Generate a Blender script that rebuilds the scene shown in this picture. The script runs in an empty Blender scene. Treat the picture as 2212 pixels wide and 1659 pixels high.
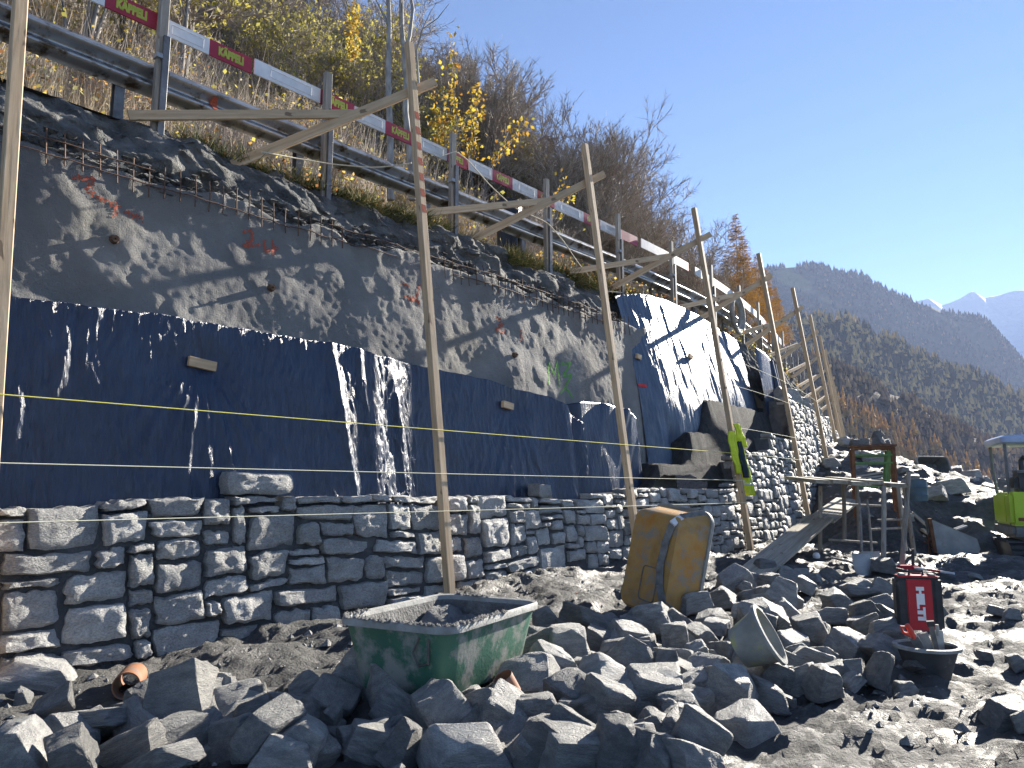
import bpy, bmesh, math, random
import numpy as np
from mathutils import Vector, Matrix
random.seed(7); RNG = np.random.default_rng(7)
R = math.radians
SC = bpy.context.scene; COL = SC.collection

# ------------------------------------------------------------------ camera, sky, sun, exposure
SUN_AZ, SUN_EL = 42.5, 24.5            # azimuth right of the viewing axis (+Y), elevation
EYE = 1.3; PITCH = math.atan(231.5 / 1600.)
cam_d = bpy.data.cameras.new('camera'); cam = bpy.data.objects.new('camera', cam_d); COL.objects.link(cam)
cam_d.sensor_width = 36.0; cam_d.lens = 1600. / 2212. * 36.0
cam_d.clip_start = 0.05; cam_d.clip_end = 40000
cam.location = (0, 0, EYE); cam.rotation_euler = (R(90) + PITCH, 0, 0)
SC.camera = cam

world = bpy.data.worlds.new('World'); SC.world = world; world.use_nodes = True
wn = world.node_tree.nodes; wl = world.node_tree.links
sky = wn.new('ShaderNodeTexSky'); sky.sky_type = 'NISHITA'; sky.sun_disc = False
sky.sun_elevation = R(SUN_EL); sky.sun_rotation = R(SUN_AZ)
sky.altitude = 2200; sky.air_density = 1.0; sky.dust_density = 0.0; sky.ozone_density = 4.5
bgn = wn['Background']; bgn.inputs['Strength'].default_value = 0.05
wl.new(sky.outputs[0], bgn.inputs['Color'])

sun_d = bpy.data.lights.new('sun', 'SUN'); sun = bpy.data.objects.new('sun', sun_d); COL.objects.link(sun)
sun_d.energy = 5.0; sun_d.angle = R(0.53); sun_d.color = (1.0, 0.93, 0.82)
sdir = Vector((math.sin(R(SUN_AZ)) * math.cos(R(SUN_EL)), math.cos(R(SUN_AZ)) * math.cos(R(SUN_EL)), math.sin(R(SUN_EL))))
sun.rotation_euler = sdir.to_track_quat('Z', 'Y').to_euler()
sun.location = (20, 20, 30)
SC.view_settings.view_transform = 'Standard'; SC.view_settings.look = 'None'
SC.view_settings.exposure = 1.95; SC.view_settings.gamma = 1.0
SC.view_settings.use_curve_mapping = False
SC.render.engine = 'CYCLES'
SC.cycles.use_denoising = True
SC.cycles.max_bounces = 6; SC.cycles.diffuse_bounces = 3; SC.cycles.glossy_bounces = 2
SC.cycles.volume_bounces = 0; SC.cycles.transparent_max_bounces = 8
SC.cycles.sample_clamp_indirect = 6.0

# ------------------------------------------------------------------ survey helpers: a sight line from the eye to a real surface
cP, sP = math.cos(PITCH), math.sin(PITCH)
def ray(u, v):
    x = (u - 1106.) / 1600.; z = -(v - 829.5) / 1600.
    return np.array([x, cP - sP * z, sP + cP * z])
O = np.array([0, 0, EYE])
def onz(u, v, z=0.):
    d = ray(u, v); return O + d * ((z - EYE) / d[2])
def onY(u, v, Y):
    d = ray(u, v); return O + d * (Y / d[1])
def on_surf(u, v, f, r0=1.5, r1=60., step=.04):
    d = ray(u, v); h = np.hypot(d[0], d[1]); r = np.arange(r0, r1, step)
    P = O[None] + d[None] * (r / h)[:, None]
    z = f(P[:, 0], P[:, 1]); k = np.argmax(P[:, 2] <= z)
    return P[k]
def proj(p):
    q = np.asarray(p, float) - O; y = cP * q[..., 1] + sP * q[..., 2]; z = -sP * q[..., 1] + cP * q[..., 2]
    return 1106 + 1600 * q[..., 0] / y, 829.5 - 1600 * z / y, y

# plan curve of the wall foot: s runs along the wall, d goes into the hill
BAT = 0.13
def az_of(s): return np.interp(s, [-40, 12, 14.5, 18.5, 22, 26, 30, 60, 120], [42, 42, 39, 33, 29, 27, 25.5, 24, 20])
_S = np.arange(-40, 130, .05); _A = np.radians(az_of(_S)); _P = np.zeros((len(_S), 3))
_i0 = int(np.argmin(abs(_S))); _P[_i0] = 6.1 * np.array([-math.sin(R(48)), math.cos(R(48)), 0])
for _i in range(_i0 + 1, len(_S)):
    a = (_A[_i] + _A[_i - 1]) / 2; _P[_i] = _P[_i - 1] + .05 * np.array([math.sin(a), math.cos(a), 0])
for _i in range(_i0 - 1, -1, -1):
    a = (_A[_i] + _A[_i + 1]) / 2; _P[_i] = _P[_i + 1] - .05 * np.array([math.sin(a), math.cos(a), 0])
def tang(s): a = np.radians(az_of(s)); return np.stack([np.sin(a), np.cos(a), 0 * a], -1)
def norm_in(s): a = np.radians(az_of(s)); return np.stack([-np.cos(a), np.sin(a), 0 * a], -1)
def W(s, d=0., z=0.):
    s, d, z = np.broadcast_arrays(np.asarray(s, float), np.asarray(d, float), np.asarray(z, float))
    n = norm_in(s)
    x = np.interp(s, _S, _P[:, 0]) + n[..., 0] * d; y = np.interp(s, _S, _P[:, 1]) + n[..., 1] * d
    return np.stack([x, y, z], -1)
def hit(u, v, d, b=0.):
    """(s, z) where a sight line meets the surface standing d behind the wall foot with batter b"""
    r = ray(u, v); a = math.atan2(r[0], r[1]); z = np.zeros(len(_S)); N = norm_in(_S)
    for _ in range(3):
        q = _P + N * (d + b * z)[:, None]
        t = np.hypot(q[:, 0], q[:, 1]) / math.hypot(r[0], r[1]); z = np.clip(EYE + t * r[2], -3, 12)
    e = abs(np.arctan2(q[:, 0], q[:, 1]) - a); e[_S < -8] = 9; e[_S > 70] = 9
    k = int(np.argmin(e)); return float(_S[k]), float(z[k])
def sd_of(x, y):
    """nearest (s, d) of a plan point, d < 0 on the camera's side"""
    x = np.asarray(x, float); y = np.asarray(y, float); sh = x.shape; x = x.ravel(); y = y.ravel()
    so = np.empty(x.size); do = np.empty(x.size); k = np.arange(0, len(_S), 8); Q = _P[k]; N = norm_in(_S[k])
    for i in range(0, x.size, 20000):
        dx = x[i:i + 20000, None] - Q[None, :, 0]; dy = y[i:i + 20000, None] - Q[None, :, 1]
        j = np.argmin(dx * dx + dy * dy, 1); ii = np.arange(len(j))
        so[i:i + 20000] = _S[k][j]; do[i:i + 20000] = dx[ii, j] * N[j, 0] + dy[ii, j] * N[j, 1]
    return so.reshape(sh), do.reshape(sh)

# ------------------------------------------------------------------ numeric noise
_perm = RNG.permutation(512); _val = RNG.uniform(-1, 1, 512)
def vn(x, y, seed=0):
    x = np.asarray(x, float) + seed * 17.31; y = np.asarray(y, float) + seed * 5.77
    xi = np.floor(x).astype(int); yi = np.floor(y).astype(int); fx = x - xi; fy = y - yi
    fx = fx * fx * (3 - 2 * fx); fy = fy * fy * (3 - 2 * fy)
    def h(a, b): return _val[_perm[(a + _perm[b & 511]) & 511]]
    return (h(xi, yi) * (1 - fx) + h(xi + 1, yi) * fx) * (1 - fy) + (h(xi, yi + 1) * (1 - fx) + h(xi + 1, yi + 1) * fx) * fy
def fbm(x, y, o=4, seed=0, g=.5):
    r = 0; a = 1.
    for k in range(o):
        r = r + a * vn(x * 2 ** k, y * 2 ** k, seed + k); a *= g
    return r
def ridged(x, y, o=4, seed=0):
    r = 0; a = 1.
    for k in range(o):
        r = r + a * (1 - 2 * abs(vn(x * 2 ** k, y * 2 ** k, seed + k))); a *= .5
    return r
def sstep(a, b, x): t = np.clip((x - a) / (b - a), 0, 1); return t * t * (3 - 2 * t)

# ------------------------------------------------------------------ mesh helpers
def npmesh(name, V, F, smooth=True):
    """F: one int array (n,3) or (n,4), or a list of index tuples"""
    me = bpy.data.meshes.new(name); V = np.asarray(V, np.float32)
    if isinstance(F, np.ndarray):
        n, k = F.shape
        me.vertices.add(len(V)); me.vertices.foreach_set('co', V.ravel())
        me.loops.add(n * k); me.loops.foreach_set('vertex_index', F.astype(np.int32).ravel())
        me.polygons.add(n); me.polygons.foreach_set('loop_start', np.arange(0, n * k, k, dtype=np.int32))
        me.update(calc_edges=True); me.validate()
    else:
        me.from_pydata([tuple(map(float, v)) for v in V], [], F); me.update()
    if len(me.polygons): me.polygons.foreach_set('use_smooth', np.full(len(me.polygons), smooth))
    return me
def add(name, me, mat=None, parent=None, loc=None):
    o = bpy.data.objects.new(name, me); COL.objects.link(o)
    if mat is not None and not me.materials: me.materials.append(mat)
    if parent is not None: o.parent = parent
    if loc is not None: o.location = loc
    return o
def sharp(me, deg=35):
    me.polygons.foreach_set('use_smooth', np.full(len(me.polygons), True)); me.set_sharp_from_angle(angle=R(deg)); return me
def tag(o, label=None, cat=None, group=None, kind=None):
    if label: o['label'] = label
    if cat: o['category'] = cat
    if group: o['group'] = group
    if kind: o['kind'] = kind
    return o
def thing(name, loc=(0, 0, 0), label=None, cat=None, group=None, rz=0.):
    o = bpy.data.objects.new(name, None); COL.objects.link(o); o.location = loc; o.rotation_euler = (0, 0, rz)
    o.empty_display_size = .1
    return tag(o, label, cat, group)
def copy_tree(o, parent=None):
    c = o.copy(); COL.objects.link(c); c.parent = parent
    for ch in list(o.children): copy_tree(ch, c)
    return c
def gridF(nu, nv):
    i = np.arange(nu - 1)[:, None]; j = np.arange(nv - 1)[None, :]; a = (i * nv + j).ravel()
    return np.stack([a, a + nv, a + nv + 1, a + 1], 1)
class MB:
    def __init__(s): s.V = []; s.F = []
    def put(s, V, F):
        k = len(s.V); s.V += [tuple(map(float, v)) for v in V]; s.F += [tuple(i + k for i in f) for f in F]; return s
    def box(s, c, size, M=None):
        x, y, z = [q / 2 for q in size]; P = [(a, b, e) for a in (-x, x) for b in (-y, y) for e in (-z, z)]
        P = [(M @ Vector(p) if M is not None else Vector(p)) + Vector(c) for p in P]
        return s.put(P, [(0, 1, 3, 2), (4, 6, 7, 5), (0, 4, 5, 1), (2, 3, 7, 6), (0, 2, 6, 4), (1, 5, 7, 3)])
    def bar(s, p0, p1, w, h, up=(0, 0, 1), ch=.08):
        p0 = Vector(p0); p1 = Vector(p1); d = (p1 - p0).normalized(); x = d.cross(Vector(up))
        if x.length < 1e-3: x = d.cross(Vector((1, 0, 0)))
        x.normalize(); y = x.cross(d); a, b = w / 2, h / 2; c = min(w, h) * ch
        sec = [(a - c, -b), (a, -b + c), (a, b - c), (a - c, b), (-a + c, b), (-a, b - c), (-a, -b + c), (-a + c, -b)]
        P = [p0 + x * q[0] + y * q[1] for q in sec] + [p1 + x * q[0] + y * q[1] for q in sec]
        F = [tuple(reversed(range(8))), tuple(range(8, 16))] + [(i, (i + 1) % 8, 8 + (i + 1) % 8, 8 + i) for i in range(8)]
        F[0], F[1] = tuple(range(8)), tuple(reversed(range(8, 16)))
        return s.put(P, [tuple(reversed(f)) for f in F])
    def tube(s, pts, r, n=8, cap=True):
        pts = [Vector(p) for p in pts]; rr = r if isinstance(r, (list, tuple)) else [r] * len(pts)
        P = []; up = None
        for i, p in enumerate(pts):
            d = (pts[min(i + 1, len(pts) - 1)] - pts[max(i - 1, 0)]).normalized()
            if up is None:
                up = d.cross(Vector((0.3, 0.2, 1))); up = up.normalized() if up.length > 1e-3 else Vector((1, 0, 0))
            x = (up - d * up.dot(d)).normalized(); y = d.cross(x); up = x
            P += [p + (x * math.cos(2 * math.pi * k / n) + y * math.sin(2 * math.pi * k / n)) * rr[i] for k in range(n)]
        F = [(i * n + k, i * n + (k + 1) % n, (i + 1) * n + (k + 1) % n, (i + 1) * n + k) for i in range(len(pts) - 1) for k in range(n)]
        if cap: F += [tuple(reversed(range(n))), tuple(range((len(pts) - 1) * n, len(pts) * n))]
        return s.put(P, F)
    def lathe(s, prof, n=24, M=None):
        P = []
        for r, z in prof:
            for k in range(n):
                v = Vector((r * math.cos(2 * math.pi * k / n), r * math.sin(2 * math.pi * k / n), z)); P.append(M @ v if M is not None else v)
        F = [(i * n + k, i * n + (k + 1) % n, (i + 1) * n + (k + 1) % n, (i + 1) * n + k) for i in range(len(prof) - 1) for k in range(n)]
        return s.put(P, F)
    def build(s, name, mat, parent=None, org=None, smooth=35):
        V = np.array(s.V, float)
        if org is not None: V = V - np.array(org)
        me = npmesh(name, V, s.F, False)
        if smooth: sharp(me, smooth)
        return add(name, me, mat, parent)
def beam(name, p0, p1, w, h, mat, parent=None, side=None, org=(0, 0, 0)):
    """squared timber as its own object, local z along the grain"""
    p0 = Vector(p0); p1 = Vector(p1); d = p1 - p0; L = d.length; d.normalize()
    x = Vector(side) if side is not None else d.cross(Vector((0, 0, 1)))
    x = (x - d * x.dot(d)).normalized(); y = d.cross(x)
    b = MB().bar((0, 0, 0), (0, 0, L), w, h, up=(0, 1, 0), ch=.07)
    o = b.build(name, mat, parent, smooth=20)
    M = Matrix((x, y, d)).transposed()
    o.location = p0 - Vector(org); o.rotation_euler = M.to_euler(); return o
def cones(P0, P1, r, n=3):
    """many thin tapered twigs: (V, F)"""
    P0 = np.asarray(P0); P1 = np.asarray(P1); d = P1 - P0; d = d / (np.linalg.norm(d, axis=1, keepdims=True) + 1e-9)
    a = np.cross(d, np.array([.31, .77, .55])); a /= np.linalg.norm(a, axis=1, keepdims=True) + 1e-9; b = np.cross(d, a)
    r = np.broadcast_to(np.asarray(r, float), (len(P0),))[:, None]
    V = [P0 + (a * math.cos(2 * math.pi * k / n) + b * math.sin(2 * math.pi * k / n)) * r for k in range(n)] + [P1]
    V = np.stack(V, 1).reshape(-1, 3); base = np.arange(len(P0))[:, None] * (n + 1)
    F = np.concatenate([base + np.array([[k, (k + 1) % n, n]]) for k in range(n)], 0)
    return V, F
def leaf_quads(P, size, flat=.5):
    n = len(P); a = RNG.normal(size=(n, 3)); a /= np.linalg.norm(a, axis=1, keepdims=True)
    b = np.cross(a, RNG.normal(size=(n, 3))); b /= np.linalg.norm(b, axis=1, keepdims=True)
    s = (size * RNG.uniform(.6, 1.3, n))[:, None]
    V = np.stack([P - a * s * .5, P + b * s * flat * .6, P + a * s * .6, P - b * s * flat * .6], 1).reshape(-1, 3)
    return V, np.arange(n * 4).reshape(-1, 4)
def join(parts):
    Vs = []; Fs = []; k = 0
    for V, F in parts:
        if F.shape[1] == 4: F = np.concatenate([F[:, [0, 1, 2]], F[:, [0, 2, 3]]], 0)
        Vs.append(V); Fs.append(F + k); k += len(V)
    return np.concatenate(Vs), np.concatenate(Fs)
_txt = {}
def text_mesh(body, size, extrude=.002, offset=0.):
    key = (body, size, extrude, offset)
    if key not in _txt:
        cu = bpy.data.curves.new('lettering', 'FONT'); cu.body = body; cu.size = size; cu.extrude = extrude; cu.offset = offset
        cu.align_x = 'CENTER'; cu.align_y = 'CENTER'; cu.resolution_u = 3
        ob = bpy.data.objects.new('lettering', cu); COL.objects.link(ob)
        dg = bpy.context.evaluated_depsgraph_get(); me = bpy.data.meshes.new_from_object(ob.evaluated_get(dg))
        bpy.data.objects.remove(ob); bpy.data.curves.remove(cu); me.name = 'lettering'; _txt[key] = me
    return _txt[key].copy()

# ------------------------------------------------------------------ materials
def c4(c): return (c[0], c[1], c[2], 1.)
class NT:
    def __init__(s, name):
        s.m = bpy.data.materials.new(name); s.m.use_nodes = True; s.n = s.m.node_tree.nodes; s.l = s.m.node_tree.links
        s.b = s.n['Principled BSDF']
    def nd(s, t, **kw):
        n = s.n.new(t)
        for k, v in kw.items(): setattr(n, k, v)
        return n
    def coord(s, kind='Object', scale=(1, 1, 1), rot=(0, 0, 0)):
        t = s.nd('ShaderNodeTexCoord'); m = s.nd('ShaderNodeMapping'); m.inputs['Scale'].default_value = scale; m.inputs['Rotation'].default_value = rot
        s.l.new(t.outputs[kind], m.inputs['Vector']); return m.outputs[0]
    def noise(s, vec, scale, detail=5, rough=.55, dist=0.):
        n = s.nd('ShaderNodeTexNoise'); n.inputs['Scale'].default_value = scale; n.inputs['Detail'].default_value = detail
        n.inputs['Roughness'].default_value = rough; n.inputs['Distortion'].default_value = dist
        if vec is not None: s.l.new(vec, n.inputs['Vector'])
        return n.outputs['Fac']
    def ramp(s, fac, stops, interp='LINEAR'):
        n = s.nd('ShaderNodeValToRGB'); e = n.color_ramp.elements; n.color_ramp.interpolation = interp
        while len(e) < len(stops): e.new(.5)
        for q, (p, c) in zip(e, stops): q.position = p; q.color = c4(c) if len(c) == 3 else c
        s.l.new(fac, n.inputs[0]); return n.outputs[0]
    def mix(s, fac, a, b, mode='MIX'):
        n = s.nd('ShaderNodeMix', data_type='RGBA', blend_type=mode)
        for sock, v in ((0, fac), (6, a), (7, b)):
            if hasattr(v, 'is_output'): s.l.new(v, n.inputs[sock])
            elif sock == 0: n.inputs[0].default_value = v
            else: n.inputs[sock].default_value = c4(v)
        return n.outputs[2]
    def math(s, op, a, b=0., c=None):
        n = s.nd('ShaderNodeMath', operation=op)
        for i, v in enumerate((a, b) if c is None else (a, b, c)):
            if hasattr(v, 'is_output'): s.l.new(v, n.inputs[i])
            else: n.inputs[i].default_value = v
        return n.outputs[0]
    def bump(s, h, strength=.5, dist=.02, prev=None):
        n = s.nd('ShaderNodeBump'); n.inputs['Strength'].default_value = strength; n.inputs['Distance'].default_value = dist
        s.l.new(h, n.inputs['Height'])
        if prev is not None: s.l.new(prev, n.inputs['Normal'])
        return n.outputs[0]
    def rnd(s): return s.nd('ShaderNodeObjectInfo').outputs['Random']
    def out(s, color=None, rough=None, normal=None, metallic=None, spec=None, **kw):
        for k, v in (('Base Color', color), ('Roughness', rough), ('Normal', normal), ('Metallic', metallic), ('Specular IOR Level', spec)):
            if v is None: continue
            if hasattr(v, 'is_output'): s.l.new(v, s.b.inputs[k])
            else: s.b.inputs[k].default_value = c4(v) if k == 'Base Color' else v
        for k, v in kw.items(): s.b.inputs[k].default_value = v
        return s.m
def pm(name, c1, c2, scale=4., rough=.8, bs=30., bump=.4, bd=.01, stretch=(1, 1, 1), metallic=0., spec=.4, rand=.0, kind='Object', c3=None, dirt=None, detail=6):
    t = NT(name); v = t.coord(kind, stretch); f = t.noise(v, scale, detail)
    col = t.ramp(f, [(.33, c1), (.66, c2)] if c3 is None else [(.3, c1), (.52, c2), (.7, c3)])
    if dirt:
        g = t.noise(v, scale * .7 + 3, 7, .65); col = t.mix(t.ramp(g, [(dirt[1], (0, 0, 0)), (dirt[1] + .12, (1, 1, 1))]), col, dirt[0])
    if rand:
        k = t.math('MULTIPLY_ADD', t.rnd(), rand * 2, 1 - rand); n = t.nd('ShaderNodeCombineColor')
        for i in range(3): t.l.new(k, n.inputs[i])
        col = t.mix(1., col, n.outputs[0], 'MULTIPLY')
    nb = t.bump(t.noise(v, bs, 6, .6), bump, bd)
    return t.out(col, rough, nb, metallic, spec)

def m_stone(name, c1, c2, c3, rand=.25, bd=.05, strata=1.6, k=1.):
    t = NT(name); v0 = t.coord('Object', (k, k, k * strata)); va = t.nd('ShaderNodeVectorMath', operation='ADD'); sh = t.math('MULTIPLY', t.rnd(), 41.)
    t.l.new(v0, va.inputs[0]); t.l.new(sh, va.inputs[1]); v = va.outputs[0]
    n1 = t.noise(v, 5, 6, .6); col = t.ramp(n1, [(.28, c1), (.5, c2), (.72, c3)])
    n2 = t.noise(v, 55, 3, .7); col = t.mix(t.math('MULTIPLY', t.ramp(n2, [(.42, (0, 0, 0)), (.62, (1, 1, 1))]), .45), col, (.10, .10, .098))
    k = t.math('MULTIPLY_ADD', t.rnd(), rand * 2, 1 - rand); cc = t.nd('ShaderNodeCombineColor')
    for i in range(3): t.l.new(k, cc.inputs[i])
    col = t.mix(1., col, cc.outputs[0], 'MULTIPLY')
    h = t.math('ADD', t.math('MULTIPLY', t.noise(v, 14, 8, .66, .6), 1.), t.math('MULTIPLY', t.noise(v, 55, 5, .7), .5))
    return t.out(col, .6, t.bump(h, .9, bd), spec=.4)
MAT = {}
MAT['wall_stone'] = m_stone('wall_stone', (.30, .297, .29), (.45, .445, .425), (.60, .585, .545), .22, .06)
MAT['rock'] = m_stone('rock', (.22, .222, .216), (.36, .355, .335), (.53, .51, .465), .36, .055, 2.2, .3)
MAT['pale_rock'] = m_stone('pale_rock', (.24, .24, .235), (.36, .355, .34), (.58, .57, .53), .12, .035, 2., .3)
MAT['mortar'] = pm('mortar', (.055, .057, .06), (.10, .10, .10), 7, .95, 45, .9, .03)
MAT['backfill'] = pm('backfill', (.018, .019, .02), (.05, .05, .05), 9, .95, 50, 1., .05)

def m_mud():
    t = NT('mud'); v = t.coord('Object')
    big = t.noise(v, .55, 5, .55); fine = t.noise(v, 9, 8, .62)
    col = t.ramp(fine, [(.3, (.045, .046, .047)), (.55, (.085, .085, .082)), (.75, (.15, .147, .138))])
    col = t.mix(t.ramp(big, [(.45, (0, 0, 0)), (.62, (1, 1, 1))]), col, (.11, .106, .098))
    wet = t.ramp(t.noise(v, 1.6, 6, .65), [(.38, (.40, .40, .40)), (.56, (.80, .80, .80))])
    h = t.math('ADD', t.noise(v, 7, 9, .68, .5), t.math('MULTIPLY', t.noise(v, 34, 7, .7), .5))
    return t.out(col, wet, t.bump(h, 1., .09), spec=.38)
MAT['mud'] = m_mud()
MAT['soil'] = pm('soil', (.05, .051, .052), (.13, .13, .125), 3.5, .93, 22, 1., .06, c3=(.20, .195, .18))

def m_shot():
    t = NT('shotcrete'); v = t.coord('Object')
    col = t.ramp(t.noise(v, 1.1, 6, .6), [(.3, (.19, .187, .182)), (.55, (.28, .273, .26)), (.75, (.38, .368, .34))])
    col = t.mix(t.ramp(t.noise(v, .5, 3), [(.58, (0, 0, 0)), (.68, (.6, .6, .6))]), col, (.22, .21, .18))
    h = t.math('ADD', t.math('MULTIPLY', t.noise(v, 22, 6, .7), .7), t.math('MULTIPLY', t.noise(v, 75, 4, .7), .5))
    return t.out(col, .9, t.bump(h, 1., .06), spec=.2)
MAT['shotcrete'] = m_shot()

def m_membrane(name, stops, dust_sheen, rough):
    t = NT(name); v = t.coord('UV', (1, 1, 1))
    h1 = t.noise(t.coord('UV', (26, 5, 1)), 1, 6, .65, 1.2)
    h2 = t.noise(t.coord('UV', (7, 1.3, 1)), 1, 4, .55, .6)
    h = t.math('ADD', t.math('MULTIPLY', h1, .55), t.math('MULTIPLY', h2, .9))
    col = t.ramp(t.noise(v, 2.2, 5, .6), stops)
    dust = t.ramp(t.noise(t.coord('UV', (9, 1.2, 1)), 1, 7, .7), [(.60 - dust_sheen * .35, (0, 0, 0)), (.80 - dust_sheen * .2, (.22 + dust_sheen, .22 + dust_sheen, .22 + dust_sheen))])
    col = t.mix(dust, col, (.22, .23, .24))
    return t.out(col, rough, t.bump(h, 1., .03), spec=.55)
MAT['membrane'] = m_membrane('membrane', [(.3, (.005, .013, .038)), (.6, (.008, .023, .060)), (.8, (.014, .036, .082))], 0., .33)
MAT['membrane_pale'] = m_membrane('sunny_membrane', [(.3, (.025, .05, .10)), (.6, (.05, .085, .14)), (.8, (.09, .13, .18))], .35, .42)  # same sheeting, paler: sun's silver sheen put into its colour along with dust

def m_wood(name, c1, c2, c3, rough=.7):
    t = NT(name); v = t.coord('Object', (22, 22, 1.3)); n = t.noise(v, 1, 7, .6, .6)
    col = t.ramp(n, [(.28, c1), (.5, c2), (.72, c3)])
    col = t.mix(t.ramp(t.noise(t.coord('Object', (5, 5, 1.2)), 1, 6, .6), [(.5, (0, 0, 0)), (.75, (.55, .55, .55))]), col, (.17, .145, .12))
    col = t.mix(t.ramp(t.noise(t.coord('Object', (14, 14, 5)), 1, 2, .4), [(.68, (0, 0, 0)), (.72, (.75, .75, .75))]), col, (.12, .075, .045))
    k = t.math('MULTIPLY_ADD', t.rnd(), .4, .8); cc = t.nd('ShaderNodeCombineColor')
    for i in range(3): t.l.new(k, cc.inputs[i])
    col = t.mix(1., col, cc.outputs[0], 'MULTIPLY')
    return t.out(col, rough, t.bump(n, .5, .004), spec=.3)
MAT['wood'] = m_wood('new_wood', (.38, .255, .145), (.54, .385, .235), (.66, .51, .34))
MAT['old_wood'] = m_wood('old_wood', (.16, .145, .125), (.27, .245, .21), (.38, .35, .30))
MAT['plank'] = m_wood('plank_wood', (.17, .155, .125), (.28, .25, .195), (.40, .36, .28))
MAT['galv'] = pm('galvanised', (.24, .24, .235), (.40, .40, .395), 2.5, .36, 60, .1, .002, (1, 1, 1), .85, dirt=((.09, .065, .04), .50))
MAT['steel'] = pm('post_steel', (.10, .10, .10), (.22, .22, .22), 6, .5, 60, .2, .003, metallic=.6)
MAT['rust'] = pm('rusty_steel', (.10, .045, .025), (.24, .11, .055), 8, .8, 60, .4, .004, metallic=.2)
MAT['rebar'] = pm('rebar', (.08, .045, .03), (.16, .10, .07), 30, .8, 90, .4, .003, metallic=.3)
MAT['white'] = pm('board_white', (.62, .63, .64), (.78, .78, .78), 5, .45, 80, .1, .002, dirt=((.45, .43, .40), .62))
MAT['red'] = pm('board_red', (.27, .014, .035), (.36, .022, .045), 4, .45, 80, .1, .002, dirt=((.25, .10, .10), .64))
MAT['faded'] = pm('board_faded', (.50, .50, .49), (.66, .655, .64), 4, .55, 80, .1, .002, dirt=((.35, .33, .30), .58))
MAT['lime'] = pm('lime_paint', (.34, .38, .04), (.42, .46, .06), 6, .5, 60, .1, .002)
MAT['print_grey'] = pm('print_grey', (.45, .46, .48), (.52, .53, .55), 6, .6, 60, .0, .001)
MAT['vest'] = pm('vest_fabric', (.48, .58, .03), (.62, .72, .05), 10, .75, 90, .3, .006, kind='Object')
MAT['reflect'] = pm('reflective_tape', (.50, .52, .53), (.64, .66, .67), 20, .35, 120, .2, .002)
MAT['vest_dark'] = pm('vest_lining', (.02, .035, .05), (.04, .06, .08), 10, .85, 90, .2, .003)
MAT['green_tub'] = pm('green_plastic', (.03, .105, .072), (.055, .15, .10), 3, .55, 45, .5, .005, dirt=((.24, .25, .225), .47))
MAT['tub_rim'] = pm('muddy_rim', (.20, .20, .185), (.33, .33, .31), 9, .7, 45, .6, .01)
MAT['orange_tub'] = pm('ochre_plastic', (.27, .145, .04), (.40, .24, .08), 3.5, .6, 40, .4, .006, dirt=((.25, .22, .175), .50), c3=(.40, .18, .035))
MAT['mortar_wet'] = pm('wet_mortar', (.10, .10, .098), (.19, .188, .18), 8, .9, 35, 1., .03)
MAT['strap'] = pm('strap', (.09, .09, .09), (.20, .20, .195), 10, .8, 60, .5, .006)
MAT['tape'] = pm('silver_tape', (.55, .55, .55), (.7, .7, .7), 10, .3, 60, .1, .002)
MAT['pipe'] = pm('brown_pipe', (.20, .085, .04), (.29, .13, .065), 5, .55, 60, .2, .003, dirt=((.15, .135, .12), .54))
MAT['string'] = pm('string', (.75, .72, .50), (.80, .78, .58), 30, .8, 60, .1, .001)
MAT['string_y'] = pm('yellow_string', (.75, .68, .12), (.82, .75, .18), 30, .8, 60, .1, .001)
MAT['rope'] = pm('rope', (.55, .50, .38), (.68, .62, .48), 30, .85, 90, .4, .003)
MAT['case_red'] = pm('case_red', (.40, .012, .022), (.50, .02, .03), 4, .45, 60, .1, .002, dirt=((.28, .20, .18), .66))
MAT['case_black'] = pm('case_black', (.02, .021, .023), (.045, .045, .048), 8, .6, 60, .3, .003, dirt=((.14, .135, .125), .62))
MAT['white_print'] = pm('white_print', (.74, .74, .74), (.80, .80, .80), 6, .5, 60, .0, .001)
MAT['bucket'] = pm('grey_bucket', (.20, .205, .19), (.32, .32, .29), 6, .6, 50, .4, .006, dirt=((.36, .36, .12), .52))
MAT['black_tub'] = pm('black_tub', (.035, .037, .04), (.075, .077, .08), 6, .6, 50, .3, .005, dirt=((.17, .17, .16), .6))
MAT['trowel_red'] = pm('red_handle', (.60, .05, .03), (.72, .09, .06), 6, .5, 60, .1, .002)
MAT['tool_steel'] = pm('tool_steel', (.28, .28, .28), (.42, .42, .42), 12, .4, 60, .2, .002, metallic=.7)
MAT['lime_machine'] = pm('lime_machine_paint', (.36, .50, .02), (.43, .58, .03), 3, .4, 60, .05, .001, dirt=((.30, .38, .10), .66))
MAT['dark_machine'] = pm('dark_machine', (.02, .021, .023), (.05, .05, .052), 6, .5, 60, .15, .003)
MAT['grey_machine'] = pm('grey_machine', (.12, .125, .13), (.18, .185, .19), 6, .55, 60, .2, .003, dirt=((.24, .23, .21), .6))
MAT['canopy'] = pm('pale_canopy', (.30, .38, .55), (.42, .50, .66), 3, .35, 60, .05, .001)
MAT['grey_steel'] = pm('worn_grey_steel', (.22, .225, .23), (.34, .345, .35), 4, .45, 50, .25, .004, metallic=.35, dirt=((.20, .15, .10), .62))
MAT['green_steel'] = pm('green_steel', (.07, .16, .05), (.13, .25, .08), 7, .6, 50, .3, .004, dirt=((.16, .09, .05), .56))
MAT['black_plastic'] = pm('black_plastic', (.012, .012, .014), (.03, .03, .034), 5, .35, 14, .6, .03)
MAT['blue_drum'] = pm('blue_drum', (.05, .09, .12), (.09, .14, .17), 5, .5, 50, .1, .002)
MAT['dark_roll'] = pm('dark_roll', (.012, .02, .045), (.03, .05, .10), 6, .4, 40, .3, .006)
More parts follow.
